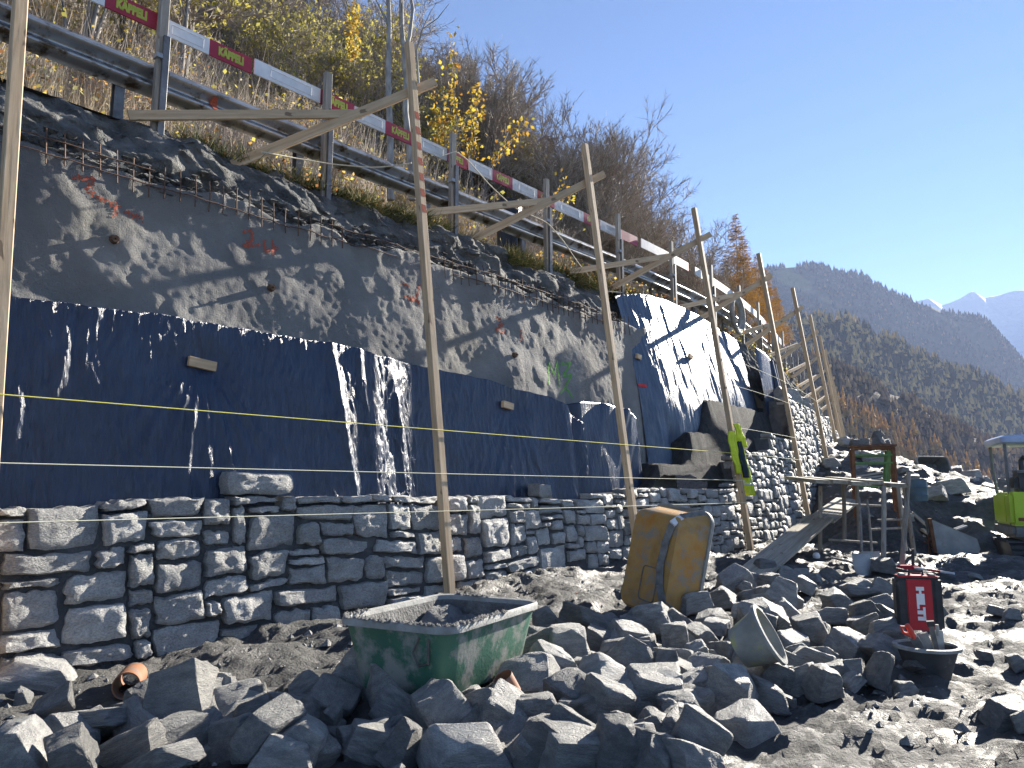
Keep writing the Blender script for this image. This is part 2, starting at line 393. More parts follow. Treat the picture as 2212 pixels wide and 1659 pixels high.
MAT['spray_green'] = pm('spray_green', (.09, .32, .03), (.16, .45, .05), 40, .85, 60, .4, .004)
MAT['spray_orange'] = pm('spray_orange', (.30, .075, .045), (.42, .10, .05), 40, .85, 60, .4, .004)
MAT['spray_red'] = pm('spray_red', (.55, .02, .02), (.68, .04, .03), 40, .7, 60, .3, .003)

def m_leaf(name, stops, trans=.35):
    t = NT(name); g = t.nd('ShaderNodeNewGeometry'); col = t.ramp(g.outputs['Random Per Island'], stops)
    t.out(col, .7, spec=.2)
    tr = t.nd('ShaderNodeBsdfTranslucent'); t.l.new(col, tr.inputs['Color']); mx = t.nd('ShaderNodeMixShader'); mx.inputs[0].default_value = trans
    t.l.new(t.b.outputs[0], mx.inputs[1]); t.l.new(tr.outputs[0], mx.inputs[2]); t.l.new(mx.outputs[0], t.n['Material Output'].inputs['Surface'])
    return t.m
MAT['twig'] = m_leaf('twigs', [(0., (.19, .155, .13)), (.5, (.33, .275, .235)), (1., (.48, .41, .345))], .0)
MAT['dark_twig'] = m_leaf('dark_twigs', [(0., (.20, .165, .135)), (.6, (.34, .285, .23)), (1., (.48, .41, .33))], .0)
MAT['bark'] = pm('bark', (.10, .09, .08), (.24, .22, .20), 9, .9, 30, .8, .02, (1, 1, .3))
MAT['pale_bark'] = pm('pale_bark', (.16, .15, .14), (.40, .39, .37), 7, .85, 30, .5, .01, (1, 1, .4))
MAT['straw'] = m_leaf('dry_stalks', [(0., (.32, .24, .15)), (.45, (.50, .41, .28)), (.8, (.62, .54, .40)), (1., (.74, .70, .60))], .4)
MAT['dry_leaf'] = m_leaf('dry_leaves', [(0., (.24, .12, .05)), (.25, (.36, .16, .07)), (.45, (.50, .32, .10)), (.66, (.60, .50, .12)), (.80, (.42, .42, .12)), (1., (.72, .66, .52))], .5)
MAT['yellow_leaf'] = m_leaf('yellow_leaves', [(0., (.34, .17, .04)), (.4, (.50, .33, .05)), (.8, (.62, .48, .08)), (1., (.42, .42, .08))], .4)
MAT['olive_leaf'] = m_leaf('olive_leaves', [(0., (.20, .19, .05)), (.5, (.36, .33, .08)), (1., (.52, .45, .12))], .5)
MAT['rust_leaf'] = m_leaf('rusty_leaves', [(0., (.20, .08, .03)), (.6, (.34, .14, .04)), (1., (.42, .22, .07))], .4)
MAT['larch'] = m_leaf('larch_needles', [(0., (.40, .25, .09)), (.5, (.58, .40, .14)), (1., (.70, .53, .22))], .5)
MAT['grass'] = m_leaf('grass_blades', [(0., (.07, .10, .025)), (.4, (.16, .18, .045)), (.7, (.34, .28, .11)), (1., (.42, .35, .19))], .35)
MAT['far_larch'] = m_leaf('far_larch', [(0., (.36, .21, .07)), (1., (.62, .40, .13))], .45)
def m_far(name, stops):
    t = NT(name); g = t.nd('ShaderNodeNewGeometry'); return t.out(t.ramp(g.outputs['Random Per Island'], stops), .95, spec=.1)
MAT['far_wood'] = m_far('far_wood', [(0., (.035, .04, .026)), (.38, (.085, .088, .055)), (.46, (.30, .21, .08)), (1., (.62, .42, .15))])
MAT['far_scrub'] = m_far('far_scrub', [(0., (.11, .085, .068)), (.6, (.24, .18, .13)), (1., (.44, .30, .14))])
MAT['far_spruce'] = m_far('far_spruce', [(0., (.02, .03, .022)), (.75, (.045, .058, .04)), (.85, (.15, .11, .05)), (1., (.28, .19, .08))])

# ------------------------------------------------------------------ ground
def foot_z(s): return np.interp(s, [-6, 0, 2.6, 4.5, 5.7, 9.4, 13, 17, 20, 26], [-.05, 0, .02, .12, .24, .30, .24, .10, .05, .05])
def ground_base(x, y):
    x = np.asarray(x, float); y = np.asarray(y, float); s, d = sd_of(x, y)
    z = foot_z(s) * np.exp(-np.clip(-d, 0, 9) / 1.3)
    z = z + .10 * fbm(x * .55, y * .55, 3, 3)
    # spoil mound behind the trestle and the digger
    ridge = np.clip(2.25 - .34 * (x - 11.5), .2, 2.6)
    m = sstep(14.2, 16.2, y + .35 * fbm(x * .7, y * .7, 2, 9)) * sstep(6.2, 8.2, x) * (.45 + .55 * sstep(16, 23, y))
    z = z + ridge * m * (1 - sstep(14.5, 19, x))
    z = z + .12 * sstep(3, 7, x) * (1 - sstep(12, 14, y))
    r = np.hypot(x, y); z = z - np.clip(y - 27, 0, 400) * .62 * sstep(27, 40, y) - np.clip(x - 22, 0, 400) * .6 - np.clip(-4 - y, 0, 60) * .3
    z = np.maximum(z, -62)
    return z
def ground_z(x, y):
    z = ground_base(x, y)
    near = 1 - sstep(14, 24, np.hypot(x, y))
    clod = np.clip(fbm(x * 3.1, y * 3.1, 3, 21), -.5, 1.2)
    return z + .055 * clod * (.5 + .5 * near) + .022 * ridged(x * 2.2 + .4 * y, y * 5.5, 3, 31) * near + .020 * ridged(x * 8 + y * 3, y * 11, 3, 41) * near + .08 * ridged(x * 1.3, y * 2.2, 5, 61) * sstep(13, 16, np.asarray(y, float))
def lines(a, b, c, e, step, grow=1.13):
    v = list(np.arange(b, c, step)); st = step; q = c
    while q < e: v.append(q); st *= grow; q += st
    v.append(e); st = step; q = b - step; lo = []
    while q > a: lo.append(q); st *= grow; q -= st
    lo.append(a); return np.array(lo[::-1] + v)
gx = lines(-30, -4.6, 7.5, 7.6, .045); gx = np.concatenate([gx[gx < 7.5], lines(7.5, 7.5, 15.5, 160, .09)[1:]])
gy = lines(-20, 2.6, 12.5, 12.6, .045); gy = np.concatenate([gy[gy < 12.5], lines(12.5, 12.5, 26, 180, .09)[1:]])
GX, GY = np.meshgrid(gx, gy, indexing='ij'); GZ = ground_z(GX, GY)
_gs, _gd = sd_of(GX, GY); GZ = np.where(_gd > .5, np.minimum(GZ, .2), GZ)
tag(add('ground', npmesh('ground', np.stack([GX, GY, GZ], -1).reshape(-1, 3), gridF(len(gx), len(gy))), MAT['mud']), kind='structure')
def gz(x, y): return float(ground_z(np.array([x]), np.array([y]))[0])

# ------------------------------------------------------------------ road, hillside
ss = np.arange(-30, 118, 1.); V = np.concatenate([W(ss, 1.9, 5.19), W(ss, 5.7, 5.19)]); n = len(ss)
F = np.array([(i, i + 1, n + i + 1, n + i) for i in range(n - 1)])
tag(add('road', npmesh('road', V, F), pm('asphalt', (.045, .045, .047), (.07, .07, .07), 8, .9, 90, .5, .006)), kind='structure')
def hill_z(s, d):
    return 5.17 + np.clip(d - 5.6, 0, None) * .80 + .9 * fbm(s * .09, d * .09, 3, 5) * sstep(5.6, 14, d) + .25 * fbm(s * .6, d * .6, 3, 6) * sstep(5.6, 7, d)
hs = np.arange(-32, 120, .8); hd = np.concatenate([np.arange(5.5, 16, .4), np.arange(16, 120, 2.)])
HS, HD = np.meshgrid(hs, hd, indexing='ij')
V = W(HS, HD, hill_z(HS, HD)).reshape(-1, 3)
tag(add('hillside', npmesh('hillside', V, gridF(len(hs), len(hd))), pm('leaf_litter', (.16, .115, .07), (.30, .23, .14), 1.2, .95, 14, .9, .1, c3=(.22, .19, .09))), kind='structure')

# ------------------------------------------------------------------ far mountains: real slopes at their own distance
def slope_from_ridge(name, ridge, Y0, Y1, z1, mat, nrow=60, ncol=160, amp=1., seed=0, dx=0.):
    """ridge: sight-line list of the crest at depth Y0; the face falls towards the viewer to depth Y1, height z1"""
    us = np.linspace(ridge[0][0], ridge[-1][0], ncol); vs = np.interp(us, [p[0] for p in ridge], [p[1] for p in ridge])
    top = np.array([onY(u, v, Y0) for u, v in zip(us, vs)])
    t = np.linspace(0, 1, nrow)[:, None]
    X = top[None, :, 0] + dx * t + 0 * t; Y = Y0 + (Y1 - Y0) * t + 0 * X; Z = top[None, :, 2] * (1 - t) ** 1.1 + z1 * (1 - (1 - t) ** 1.1)
    q = Y0 / 900.
    nz = amp * q * (38 * ridged(X / (420 * q) + .3 * Y / (420 * q), Y / (900 * q), 4, seed) - 20) * np.sin(np.pi * np.clip(t * 1.0, 0, 1)) ** .8
    Z = Z + nz + amp * q * 3 * fbm(X / (40 * q), Y / (40 * q), 3, seed + 3) * (t > 0)
    back = np.stack([X[0] , Y[0] + 600 * q, Z[0] - 260 * q], -1)[None]
    P = np.concatenate([back, np.stack([X, Y, Z], -1)], 0)
    o = tag(add(name, npmesh(name, P.reshape(-1, 3), gridF(nrow + 1, ncol)), mat), kind='structure')
    return np.stack([X, Y, Z], -1)
def forest_on(name, P, n, h, mat, seed, keep=None, label=None, tiers=3, sides=5, edge=0):
    rg = np.random.default_rng(seed); nr, nc, _ = P.shape
    i = rg.uniform(0, nr - 1.001, n) ** 1.0; j = rg.uniform(0, nc - 1.001, n)
    if edge: i = np.concatenate([i, rg.uniform(0, 1.2, edge)]); j = np.concatenate([j, rg.uniform(0, nc - 1.001, edge)])
    ii = i.astype(int); jj = j.astype(int); a = (i - ii)[:, None]; b = (j - jj)[:, None]
    Q = (P[ii, jj] * (1 - a) + P[ii + 1, jj] * a) * (1 - b) + (P[ii, jj + 1] * (1 - a) + P[ii + 1, jj + 1] * a) * b
    k = np.ones(len(Q), bool) if keep is None else keep(Q, i / nr, j / nc)
    Q = Q[k]; m = len(Q); hh = h * rg.uniform(.55, 1.2, m)
    ang = np.arange(sides) * 2 * np.pi / sides; Vs = []; Fs = []; k0 = 0
    for t in range(tiers):
        z0 = hh * (t / tiers * .85 + (.06 if t == 0 else 0)); z1 = hh * min(1, (t + 1.5) / tiers); r = hh * .26 * (1 - t / (tiers + .4))
        rr = r[:, None] * rg.uniform(.65, 1.25, (m, sides)); ph = rg.uniform(0, 6.28, m)[:, None]
        ring = np.stack([Q[:, 0, None] + rr * np.cos(ang + ph), Q[:, 1, None] + rr * np.sin(ang + ph), (Q[:, 2] + z0)[:, None] + 0 * rr + rg.normal(0, .03, (m, sides)) * hh[:, None]], -1)
        tip = (Q + np.stack([rg.normal(0, .02, m) * hh, rg.normal(0, .02, m) * hh, z1], -1))[:, None]
        V = np.concatenate([ring, tip], 1).reshape(-1, 3); base = (np.arange(m) * (sides + 1))[:, None]
        F = np.concatenate([base + np.array([[q, (q + 1) % sides, sides]]) for q in range(sides)], 0) + k0
        Vs.append(V); Fs.append(F); k0 += len(V)
    o = add(name, npmesh(name, np.concatenate(Vs), np.concatenate(Fs), False), mat); return tag(o, label, None, None, 'stuff')

def m_slope(name, c1, c2, snow=None, meadow=None, sc=.01):
    t = NT(name); v = t.coord('Object'); col = t.ramp(t.noise(v, sc * 2, 6, .6), [(.35, c1), (.65, c2)])
    if meadow: col = t.mix(t.ramp(t.noise(v, sc * .55, 4, .5), [(meadow, (0, 0, 0)), (meadow + .03, (1, 1, 1))]), col, (.20, .19, .09))
    if snow:
        z = t.nd('ShaderNodeSeparateXYZ'); t.l.new(v, z.inputs[0])
        h = t.math('ADD', t.math('MULTIPLY', z.outputs[2], 1. / snow[0]), t.math('MULTIPLY', t.noise(v, sc * 2.2, 7, .65), snow[1]))
        col = t.mix(t.ramp(h, [(snow[2], (0, 0, 0)), (snow[2] + .06, (1, 1, 1))]), col, (.82, .84, .88))
    return t.out(col, .95, t.bump(t.noise(v, sc * 12, 6, .6), .6, .2 / sc), spec=.1)
snowy = slope_from_ridge('snow_mountains', [(1840, 700), (1900, 672), (1985, 650), (2008, 645), (2035, 659), (2050, 655), (2072, 646), (2100, 629), (2125, 643), (2160, 637), (2192, 628), (2230, 625), (2290, 560), (2420, 590)], 4300, 3000, 100,
                         m_slope('snow_rock', (.10, .11, .12), (.20, .20, .20), (1070., .9, .98), sc=.0028), 70, 150, .8, 3)
far = slope_from_ridge('forest_mountain', [(1380, 640), (1560, 600), (1640, 586), (1682, 579), (1722, 577), (1752, 574), (1775, 578), (1808, 587), (1842, 590), (1862, 595), (1885, 611), (1918, 629), (1952, 642), (1982, 656), (2008, 662), (2042, 676), (2080, 684), (2125, 690), (2170, 745), (2240, 830), (2420, 960)], 2600, 1700, -230,
                       m_slope('far_slope', (.05, .06, .04), (.11, .10, .06), (900., 1.1, 1.26), .58, .004), 60, 150, 1., 11)
forest_on('distant_forest', far, 9000, 24, MAT['far_spruce'], 5, lambda Q, i, j: (fbm(Q[:, 0] / 160, Q[:, 1] / 160, 3, 8) < .42) & (Q[:, 2] > -200), 'hazy conifer forest covering the far mountain', 2, 4, 900)
mid = slope_from_ridge('forest_ridge', [(1560, 720), (1700, 694), (1762, 690), (1788, 693), (1822, 690), (1842, 700), (1878, 720), (1888, 732), (1915, 731), (1938, 734), (1958, 760), (1992, 768), (2042, 794), (2092, 808), (2142, 825), (2212, 868), (2300, 900), (2420, 960)], 1250, 900, -190,
                       m_slope('mid_slope', (.045, .05, .034), (.09, .08, .05), sc=.008), 50, 130, .9, 21)
forest_on('valley_side_forest', mid, 5200, 21, MAT['far_wood'], 6, lambda Q, i, j: fbm(Q[:, 0] / 90, Q[:, 1] / 90, 3, 12) < .75, 'larch and spruce forest on the shaded valley side', 3, 5, 500)
near = slope_from_ridge('larch_slope', [(1560, 800), (1700, 770), (1795, 782), (1822, 800), (1868, 816), (1905, 845), (1932, 855), (1968, 862), (1985, 890), (2042, 908), (2075, 925), (2108, 945), (2160, 965), (2212, 990), (2300, 1010), (2420, 1040)], 620, 330, -130,
                        m_slope('near_slope', (.08, .068, .055), (.13, .108, .085), sc=.016), 46, 110, .8, 33)
forest_on('leafless_scrub', near, 5200, 8, MAT['far_scrub'], 8, lambda Q, i, j: fbm(Q[:, 0] / 45, Q[:, 1] / 45, 3, 15) < .7, 'brownish scrub wood between the larches below', 2, 6, 900)
vs_ = np.linspace(-6000, 6000, 60); ux, uy = np.meshgrid(vs_, np.linspace(-3000, 5600, 50), indexing='ij')
uz = -235 + 10 * fbm(ux / 600, uy / 600, 3, 2)
tag(add('valley_floor', npmesh('valley_floor', np.stack([ux, uy, uz], -1).reshape(-1, 3), gridF(60, 50)), m_slope('valley_meadow', (.06, .065, .04), (.11, .10, .06), sc=.004)), kind='structure')

# ------------------------------------------------------------------ shotcrete face, soil bank, backfill
def shot_d(s, z):
    return .66 + BAT * z - .02 * np.minimum(s - 2, 5) + .05 * np.clip(s - 7.5, 0, 9) - .05 * fbm(s * 1.0, z * 1.1, 2, 71) - .045 * np.clip(fbm(s * 2.4, z * 1.9, 2, 75), 0, 2) ** 1.2 - .004 * fbm(s * 13, z * 13, 2, 77) - .004 * vn(s * 24, z * 24, 78)
sh_root = thing('shotcrete_wall', W(4, .6, 0), 'rough grey shotcrete face between the blue sheeting and the bank', 'wall')
so = np.array(W(4, .6, 0))
s_, z_ = np.meshgrid(np.arange(-4, 12.6, .026), np.linspace(.9, 4.42, 135), indexing='ij')
top = 4.36 + .07 * fbm(s_ * 2.1, 0 * s_, 3, 81); z_ = .9 + (z_ - .9) / 3.52 * (top - .9)
P = W(s_, shot_d(s_, z_), z_)
lip = W(s_[:, -1], shot_d(s_[:, -1], z_[:, -1]) + .14, z_[:, -1] - .01)[:, None]
P = np.concatenate([P, lip], 1)
add('concrete_face', npmesh('concrete_face', P.reshape(-1, 3) - so, gridF(P.shape[0], P.shape[1])[:, ::-1].copy()), MAT['shotcrete'], sh_root)
def shot_pt(s, z, off=.012): return W(s, shot_d(np.asarray(s), np.asarray(z)) - off, z)
# exposed reinforcement mesh along the broken top edge
b = MB()
for q in np.arange(.2, 11.5, .15):
    if vn(q * .7, 3) < -.45: continue
    b.tube([shot_pt(q, z, .03) for z in (4.17 + .05 * vn(q * 3, 1), 4.34, 4.5 + .05 * vn(q * 4, 2))], .007, 5)
for zz in (4.27, 4.43):
    for q in np.arange(.3, 11.2, .5):
        if vn(q, zz * 9) > -.3: b.tube([shot_pt(q + k * .125, zz + .012 * vn(q + k, 5), .036) for k in range(5)], .007, 5)
b.build('rebar_mesh', MAT['rebar'], sh_root, so)
b = MB()
for q, zz in [(.95, 2.9), (1.3, 2.75)]:
    b.tube([shot_pt(q + k * .1, zz, .008) for k in range(4)], .006, 5); b.tube([shot_pt(q + .08, zz - .15 + k * .1, .008) for k in range(4)], .006, 5)
b.build('rebar_stub', MAT['rebar'], sh_root, so)
for (u, v) in [(247, 516), (590, 622), (1105, 768)]:
    q, zz = hit(u, v, .6, BAT); b = MB(); c = shot_pt(q, zz, 0); nn = Vector(-norm_in(np.array(q)))
    b.tube([c, Vector(c) + nn * .05], [.045, .035], 10); b.tube([Vector(c) + nn * .03, Vector(c) + nn * .08], .012, 8)
    b.build('anchor_head', MAT['rebar'], sh_root, so)
rg = np.random.default_rng(71); n = 900; s = rg.uniform(1.2, 11.5, n); z = 4.36 + .10 * rg.normal(0, 1, n) + .03; r = rg.uniform(.015, .06, n); P = shot_pt(s, np.minimum(z, 4.4), .0) + norm_in(s) * (.06 + .5 * np.clip(z - 4.38, 0, 1))[:, None]; P[:, 2] = z
oc = np.array([(1, 0, 0), (0, 1, 0), (-1, 0, 0), (0, -1, 0), (0, 0, 1), (0, 0, -1)]); Fo = np.array([(0, 1, 4), (1, 2, 4), (2, 3, 4), (3, 0, 4), (1, 0, 5), (2, 1, 5), (3, 2, 5), (0, 3, 5)])
V = P[:, None] + oc[None] * r[:, None, None] * rg.uniform(.5, 1.5, (n, 6, 1)) * np.array([1.3, 1.3, .7]); F = (Fo[None] + 6 * np.arange(n)[:, None, None]).reshape(-1, 3)
tag(add('exposed_stones', npmesh('exposed_stones', V.reshape(-1, 3) - so, F, False), MAT['soil'], sh_root), kind='stuff')
# spray marks on the shotcrete
def spray(strokes, mat, w, org):
    Vs = []; Fs = []; rg = np.random.default_rng(int(strokes[0][0][0]))
    for st in strokes:
        sz = np.array([hit(u, v, .6, BAT) for u, v in st]); L = np.concatenate([[0], np.cumsum(np.hypot(*np.diff(sz, axis=0).T))])
        t = np.arange(0, L[-1], .012); cx = np.interp(t, L, sz[:, 0]); cz = np.interp(t, L, sz[:, 1])
        for x, z in zip(cx, cz):          # a spray line is many small specks
            for _ in range(3):
                a, e = x + rg.normal(0, w * .5), z + rg.normal(0, w * .5); r = rg.uniform(.005, .013)
                k = len(Vs); Vs += [shot_pt(a + r * math.cos(j * 1.57), e + r * math.sin(j * 1.57), .006) for j in range(4)]; Fs.append((k, k + 1, k + 2, k + 3))
    return add('spray_mark', npmesh('spray_mark', np.array(Vs) - org, np.array(Fs)), mat, sh_root)
Z = lambda L: [[(737 + x / 3., 553 + y / 3.) for x, y in st] for st in L]
spray(Z([[(1350, 835), (1360, 690), (1388, 770), (1415, 680), (1418, 850)], [(1450, 695), (1512, 690), (1450, 775), (1508, 770), (1472, 835)], [(1430, 890), (1478, 845), (1520, 920)]]), MAT['spray_green'], .016, so)
Y3 = lambda L: [[(x / 3., y / 3.) for x, y in st] for st in L]
spray(Y3([[(1600, 1500), (1650, 1490), (1655, 1550), (1590, 1590), (1700, 1585)], [(1720, 1560), (1735, 1630), (1800, 1600)], [(1785, 1560), (1790, 1650)]]), MAT['spray_orange'], .022, so)
spray(Y3([[(500, 1160), (600, 1150), (560, 1240), (680, 1300), (740, 1320)], [(740, 1320), (735, 1400)], [(820, 1370), (930, 1410)]]), MAT['spray_orange'], .03, so)
spray(Z([[(385, 180), (440, 200)], [(500, 190), (470, 280), (400, 265)], [(430, 290), (500, 290), (500, 325)]]), MAT['spray_orange'], .022, so)
spray(Z([[(1010, 400), (1040, 440), (1000, 480), (1060, 500)], [(1160, 480), (1170, 560)]]), MAT['spray_orange'], .03, so)

# soil bank between the shotcrete edge and the road shoulder
def bank_prof(s, t):
    zl = 4.33 + (3.35 - 4.33) * sstep(17.2, 18.2, s); dl = .72 + BAT * 4.33 + (.75 - 1.28 + .35) * sstep(17.2, 18.2, s) + .62 * sstep(10.7, 11.3, s) * (1 - sstep(17.2, 18, s))
    zt = 5.20; dt = 2.15 - .18 * sstep(4, 6, s) + .1 * fbm(s * .5, 0 * s, 2, 92)
    z = zl + (zt - zl) * np.minimum(1, t * 1.25) ** .85; d = dl + (dt - dl) * t
    rough = np.sin(np.pi * np.clip(t, 0, 1)) ** .6
    d = d - (.17 * fbm(s * 1.4, t * 2.2, 4, 95) + .07 * ridged(s * 4.5 + t * 5, t * 4, 3, 97)) * rough
    z = z + (.07 * fbm(s * 2.2, t * 3, 4, 99) + .03 * ridged(s * 5 + 3 * t, t * 7, 3, 96)) * rough
    return W(s, d, z)
s_, t_ = np.meshgrid(np.arange(-6, 60, .05), np.linspace(0, 1.0, 46), indexing='ij')
P = bank_prof(s_, t_)
tag(add('soil_bank', npmesh('soil_bank', P.reshape(-1, 3), gridF(*s_.shape)[:, ::-1].copy()), MAT['soil']), kind='structure')

# backfill behind the stone wall, rising in rough benches to the right
def fill_z(s, d):
    st = lambda a, w, h: h * sstep(a - w, a + w, s + .12 * fbm(s * 2, d * 3, 2, 55) - .35 * (d - .3))
    q = d + .012 * fbm(s * 1.3, d * 2, 2, 57); e = s + .06 * fbm(s * 1.5, d * 5, 2, 58)
    low = 1.08 + .12 * sstep(7, 9, s) + .10 * sstep(9.3, 11, s) + .5 * sstep(13.35, 13.7, s) + .5 * sstep(15.5, 15.8, s) + 1.0 * sstep(17.3, 17.6, s)
    z = 1.08 + .24 * sstep(8, 10.5, s) + .44 * sstep(.15, .20, q) * sstep(10.5, 11.1, e) + .62 * sstep(.26, .32, q) * sstep(11.8, 12.5, e) + .74 * sstep(.36, .42, q) * sstep(12.9, 13.7, e)
    z = np.maximum(low, z)
    return z + .022 * fbm(s * 3, d * 3, 4, 51) + .012 * ridged(s * 9, d * 9, 2, 53)
s_, d_ = np.meshgrid(np.arange(-6, 22, .05), np.arange(.18, 1.75, .05), indexing='ij')
zf = fill_z(s_, d_); P = W(s_, d_ + BAT * zf, zf)
tag(add('backfill', npmesh('backfill', P.reshape(-1, 3), gridF(*s_.shape)[:, ::-1].copy()), MAT['backfill']), kind='structure')

# ------------------------------------------------------------------ blue drainage sheeting
def sheet(name, smin, smax, ds, bot, topf, dfun, nz, label, group=None, mat='membrane'):
    s1 = np.arange(smin, smax + 1e-6, ds); t = np.linspace(0, 1, nz)
    s_, t_ = np.meshgrid(s1, t, indexing='ij'); zb = bot(s1)[:, None]; zt = topf(s1)[:, None]; z_ = zb + (zt - zb) * t_
    P = W(s_, dfun(s_, z_, t_), z_); org = W((smin + smax) / 2, .45, float(bot(np.array([(smin + smax) / 2]))[0]))
    back = W(s_, dfun(s_, z_, t_) + .012, z_)
    nu, nv = s_.shape; F = gridF(nu, nv)[:, ::-1]; F2 = gridF(nu, nv) + nu * nv; a = np.arange(nu - 1) * nv + nv - 1
    rim = np.stack([a, a + nv, a + nv + nu * nv, a + nu * nv], 1)[:, ::-1]
    l0 = np.arange(nv - 1); e = np.stack([l0, l0 + 1, l0 + 1 + nu * nv, l0 + nu * nv], 1)[:, ::-1]; e2 = (np.stack([l0, l0 + 1, l0 + 1 + nu * nv, l0 + nu * nv], 1) + (nu - 1) * nv)
    me = npmesh(name, np.concatenate([P.reshape(-1, 3), back.reshape(-1, 3)]) - org, np.concatenate([F, rim]).astype(np.int32))
    uv = me.uv_layers.new(name='UVMap'); li = np.empty(len(me.loops), np.int32); me.loops.foreach_get('vertex_index', li)
    U = np.stack([s_.ravel(), z_.ravel()], 1); U = np.concatenate([U, U]); uv.data.foreach_set('uv', U[li].astype(np.float32).ravel())
    return tag(add(name, me, MAT[mat], None, org), label, 'plastic sheet', group)
tp = np.array([hit(u, v, .48, BAT) for u, v in [(0, 648), (10, 650), (330, 690), (700, 755), (950, 805), (1040, 825), (1100, 846), (1160, 862), (1195, 880), (1215, 900), (1235, 915)]])
B1 = hit(415, 790, .45, BAT); B2 = hit(1085, 877, .45, BAT)
def low_d(s, z, t):
    d = .56 + .115 * z - .062 * (s + 2) + .34 * sstep(4.3, 5.9, s) + .07 * sstep(8.4, 8.75, s)
    for (bs, bz), k in ((B1, 1.), (B2, .7)):           # cloth drawn in at the nailed blocks and fanning out below
        dz = np.clip(bz - z, 0, 2); x = (s - bs)
        fan = np.exp(-(x / (.16 + .55 * dz)) ** 2) * sstep(0, .25, dz)
        d = d - .06 * k * fan * np.clip(dz / 1.2, 0, 1) ** .7 + .045 * k * np.exp(-(x ** 2 + (z - bz) ** 2) / .05)
        d = d - .012 * k * np.sin(np.arctan2(x, dz + .12) * 34) * fan * sstep(.05, .5, np.hypot(x, dz))
    fold = sstep(4.25, 4.6, s) * (1 - sstep(5.5, 6.0, s))
    wr = .0065 * vn(s * 34 + 3 * vn(s * 3, z * 3, 5), z * 7, 119) + .0025 * vn(s * 60, z * 22, 121)
    d = d - fold * (.06 * (1 - abs(vn(s * 3.4 + z * .5, z * .35, 3))) ** 2 + .014 * (1 - abs(vn(s * 9 + z * 1.1 + .5 * vn(s * 2, z * 2, 4), z * .8, 6))) ** 3 + .7 * wr) - wr
    d = d - .016 * fbm(s * 1.1, z * .6, 2, 111) - .005 * vn(s * 9 + .6 * z, z * .8, 115) - .002 * vn(s * 24, z * 3, 117)
    d = d - .03 * np.exp(-((s - 1.9 + .45 * (2.4 - z)) / .22) ** 2) * (vn(s * 30, z * 2.2) * .5 + .5)
    d = d - .07 * np.exp(-((s - 8.55) / .14) ** 2) * (1 - .4 * t) + .05 * np.exp(-((s - 8.8) / .1) ** 2)
    return d
sheet('drainage_sheet', -3, float(tp[-1, 0]), .016, lambda s: 0 * s + .95, lambda s: np.interp(s, tp[:, 0], tp[:, 1]) + .012 * vn(s * 6, s * 0), low_d, 150, 'wide dark blue drainage sheet hanging behind the low stone wall')
tp2 = np.array([hit(u, v, .45, BAT) for u, v in [(1236, 872), (1262, 867), (1300, 870), (1345, 884), (1372, 905)]])
sheet('drainage_sheet', float(tp2[0, 0]), float(tp2[-1, 0]), .03, lambda s: 0 * s + 1.0, lambda s: np.interp(s, tp2[:, 0], tp2[:, 1]),
      lambda s, z, t: .46 + BAT * z - .03 * fbm(s * 2, z, 2, 131) - .02 * vn(s * 9 - 3.5 * z, z * .6, 133) - .10 * np.exp(-((s - 10.25 + .45 * (2.3 - z)) / .28) ** 2) * t + .2 * np.clip((tp2[0, 0] + .25 - s) / .25, 0, 1) ** 2, 60,
      'short narrow blue sheet overlapping between the green spray mark and the second post')
tp3 = np.array([hit(u, v, .80, BAT) for u, v in [(1341, 636), (1385, 633), (1440, 645), (1495, 668), (1550, 700), (1600, 730), (1640, 762)]]); tp3[0, 0] = min(tp3[0, 0], tp3[1, 0] - .2)
S0, S1 = float(tp3[0, 0]), 17.7
def up_d(s, z, t):
    d = .50 + .10 * (s - S0) / 3. + BAT * z + .07 * np.clip(z - 2.7, 0, 4) ** 1.5
    d = d - .10 * np.exp(-((s - 13.6) / 1.1) ** 2 - ((z - 2.6) / .8) ** 2) - .12 * np.exp(-((s - 15.8) / 1.0) ** 2 - ((z - 3.6) / .8) ** 2)
    w = .95 - .45 * sstep(3.6, 1.8, z)
    d = d + .20 * np.clip((S0 + w - s) / w, 0, 1.2) ** 1.5 - .0022 * vn(s * 34 + 3 * vn(s * 3, z * 3, 5), z * 7, 119) - .0015 * vn(s * 55, z * 14, 121)
    d = d + .10 * np.exp(-((s - 12.1 - .35 * (2.4 - z)) / .15) ** 2) * sstep(2.9, 2.1, z)
    d = d + .08 * np.exp(-((s - 16.5) / .15) ** 2)
    d = d - .03 * fbm(s * 1.2, z * .9, 3, 141) - .010 * vn(s * 10 + .7 * z, z * .9, 143) - .005 * vn(s * 26, z * 4, 147)
    return d
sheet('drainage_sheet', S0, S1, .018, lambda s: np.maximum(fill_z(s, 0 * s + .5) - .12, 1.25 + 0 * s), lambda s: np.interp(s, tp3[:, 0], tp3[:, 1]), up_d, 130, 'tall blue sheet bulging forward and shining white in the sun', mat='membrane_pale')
sheet('drainage_sheet', 17.2, 19.2, .05, lambda s: 0 * s + 3.1, lambda s: 4.75 - .18 * (s - 17.2), lambda s, z, t: .42 + BAT * z - .09 * np.sin((s - 17.2) * 2.2) - .02 * vn(s * 7, z, 151), 40, 'pale blue end of sheeting behind the tall shining sheet')
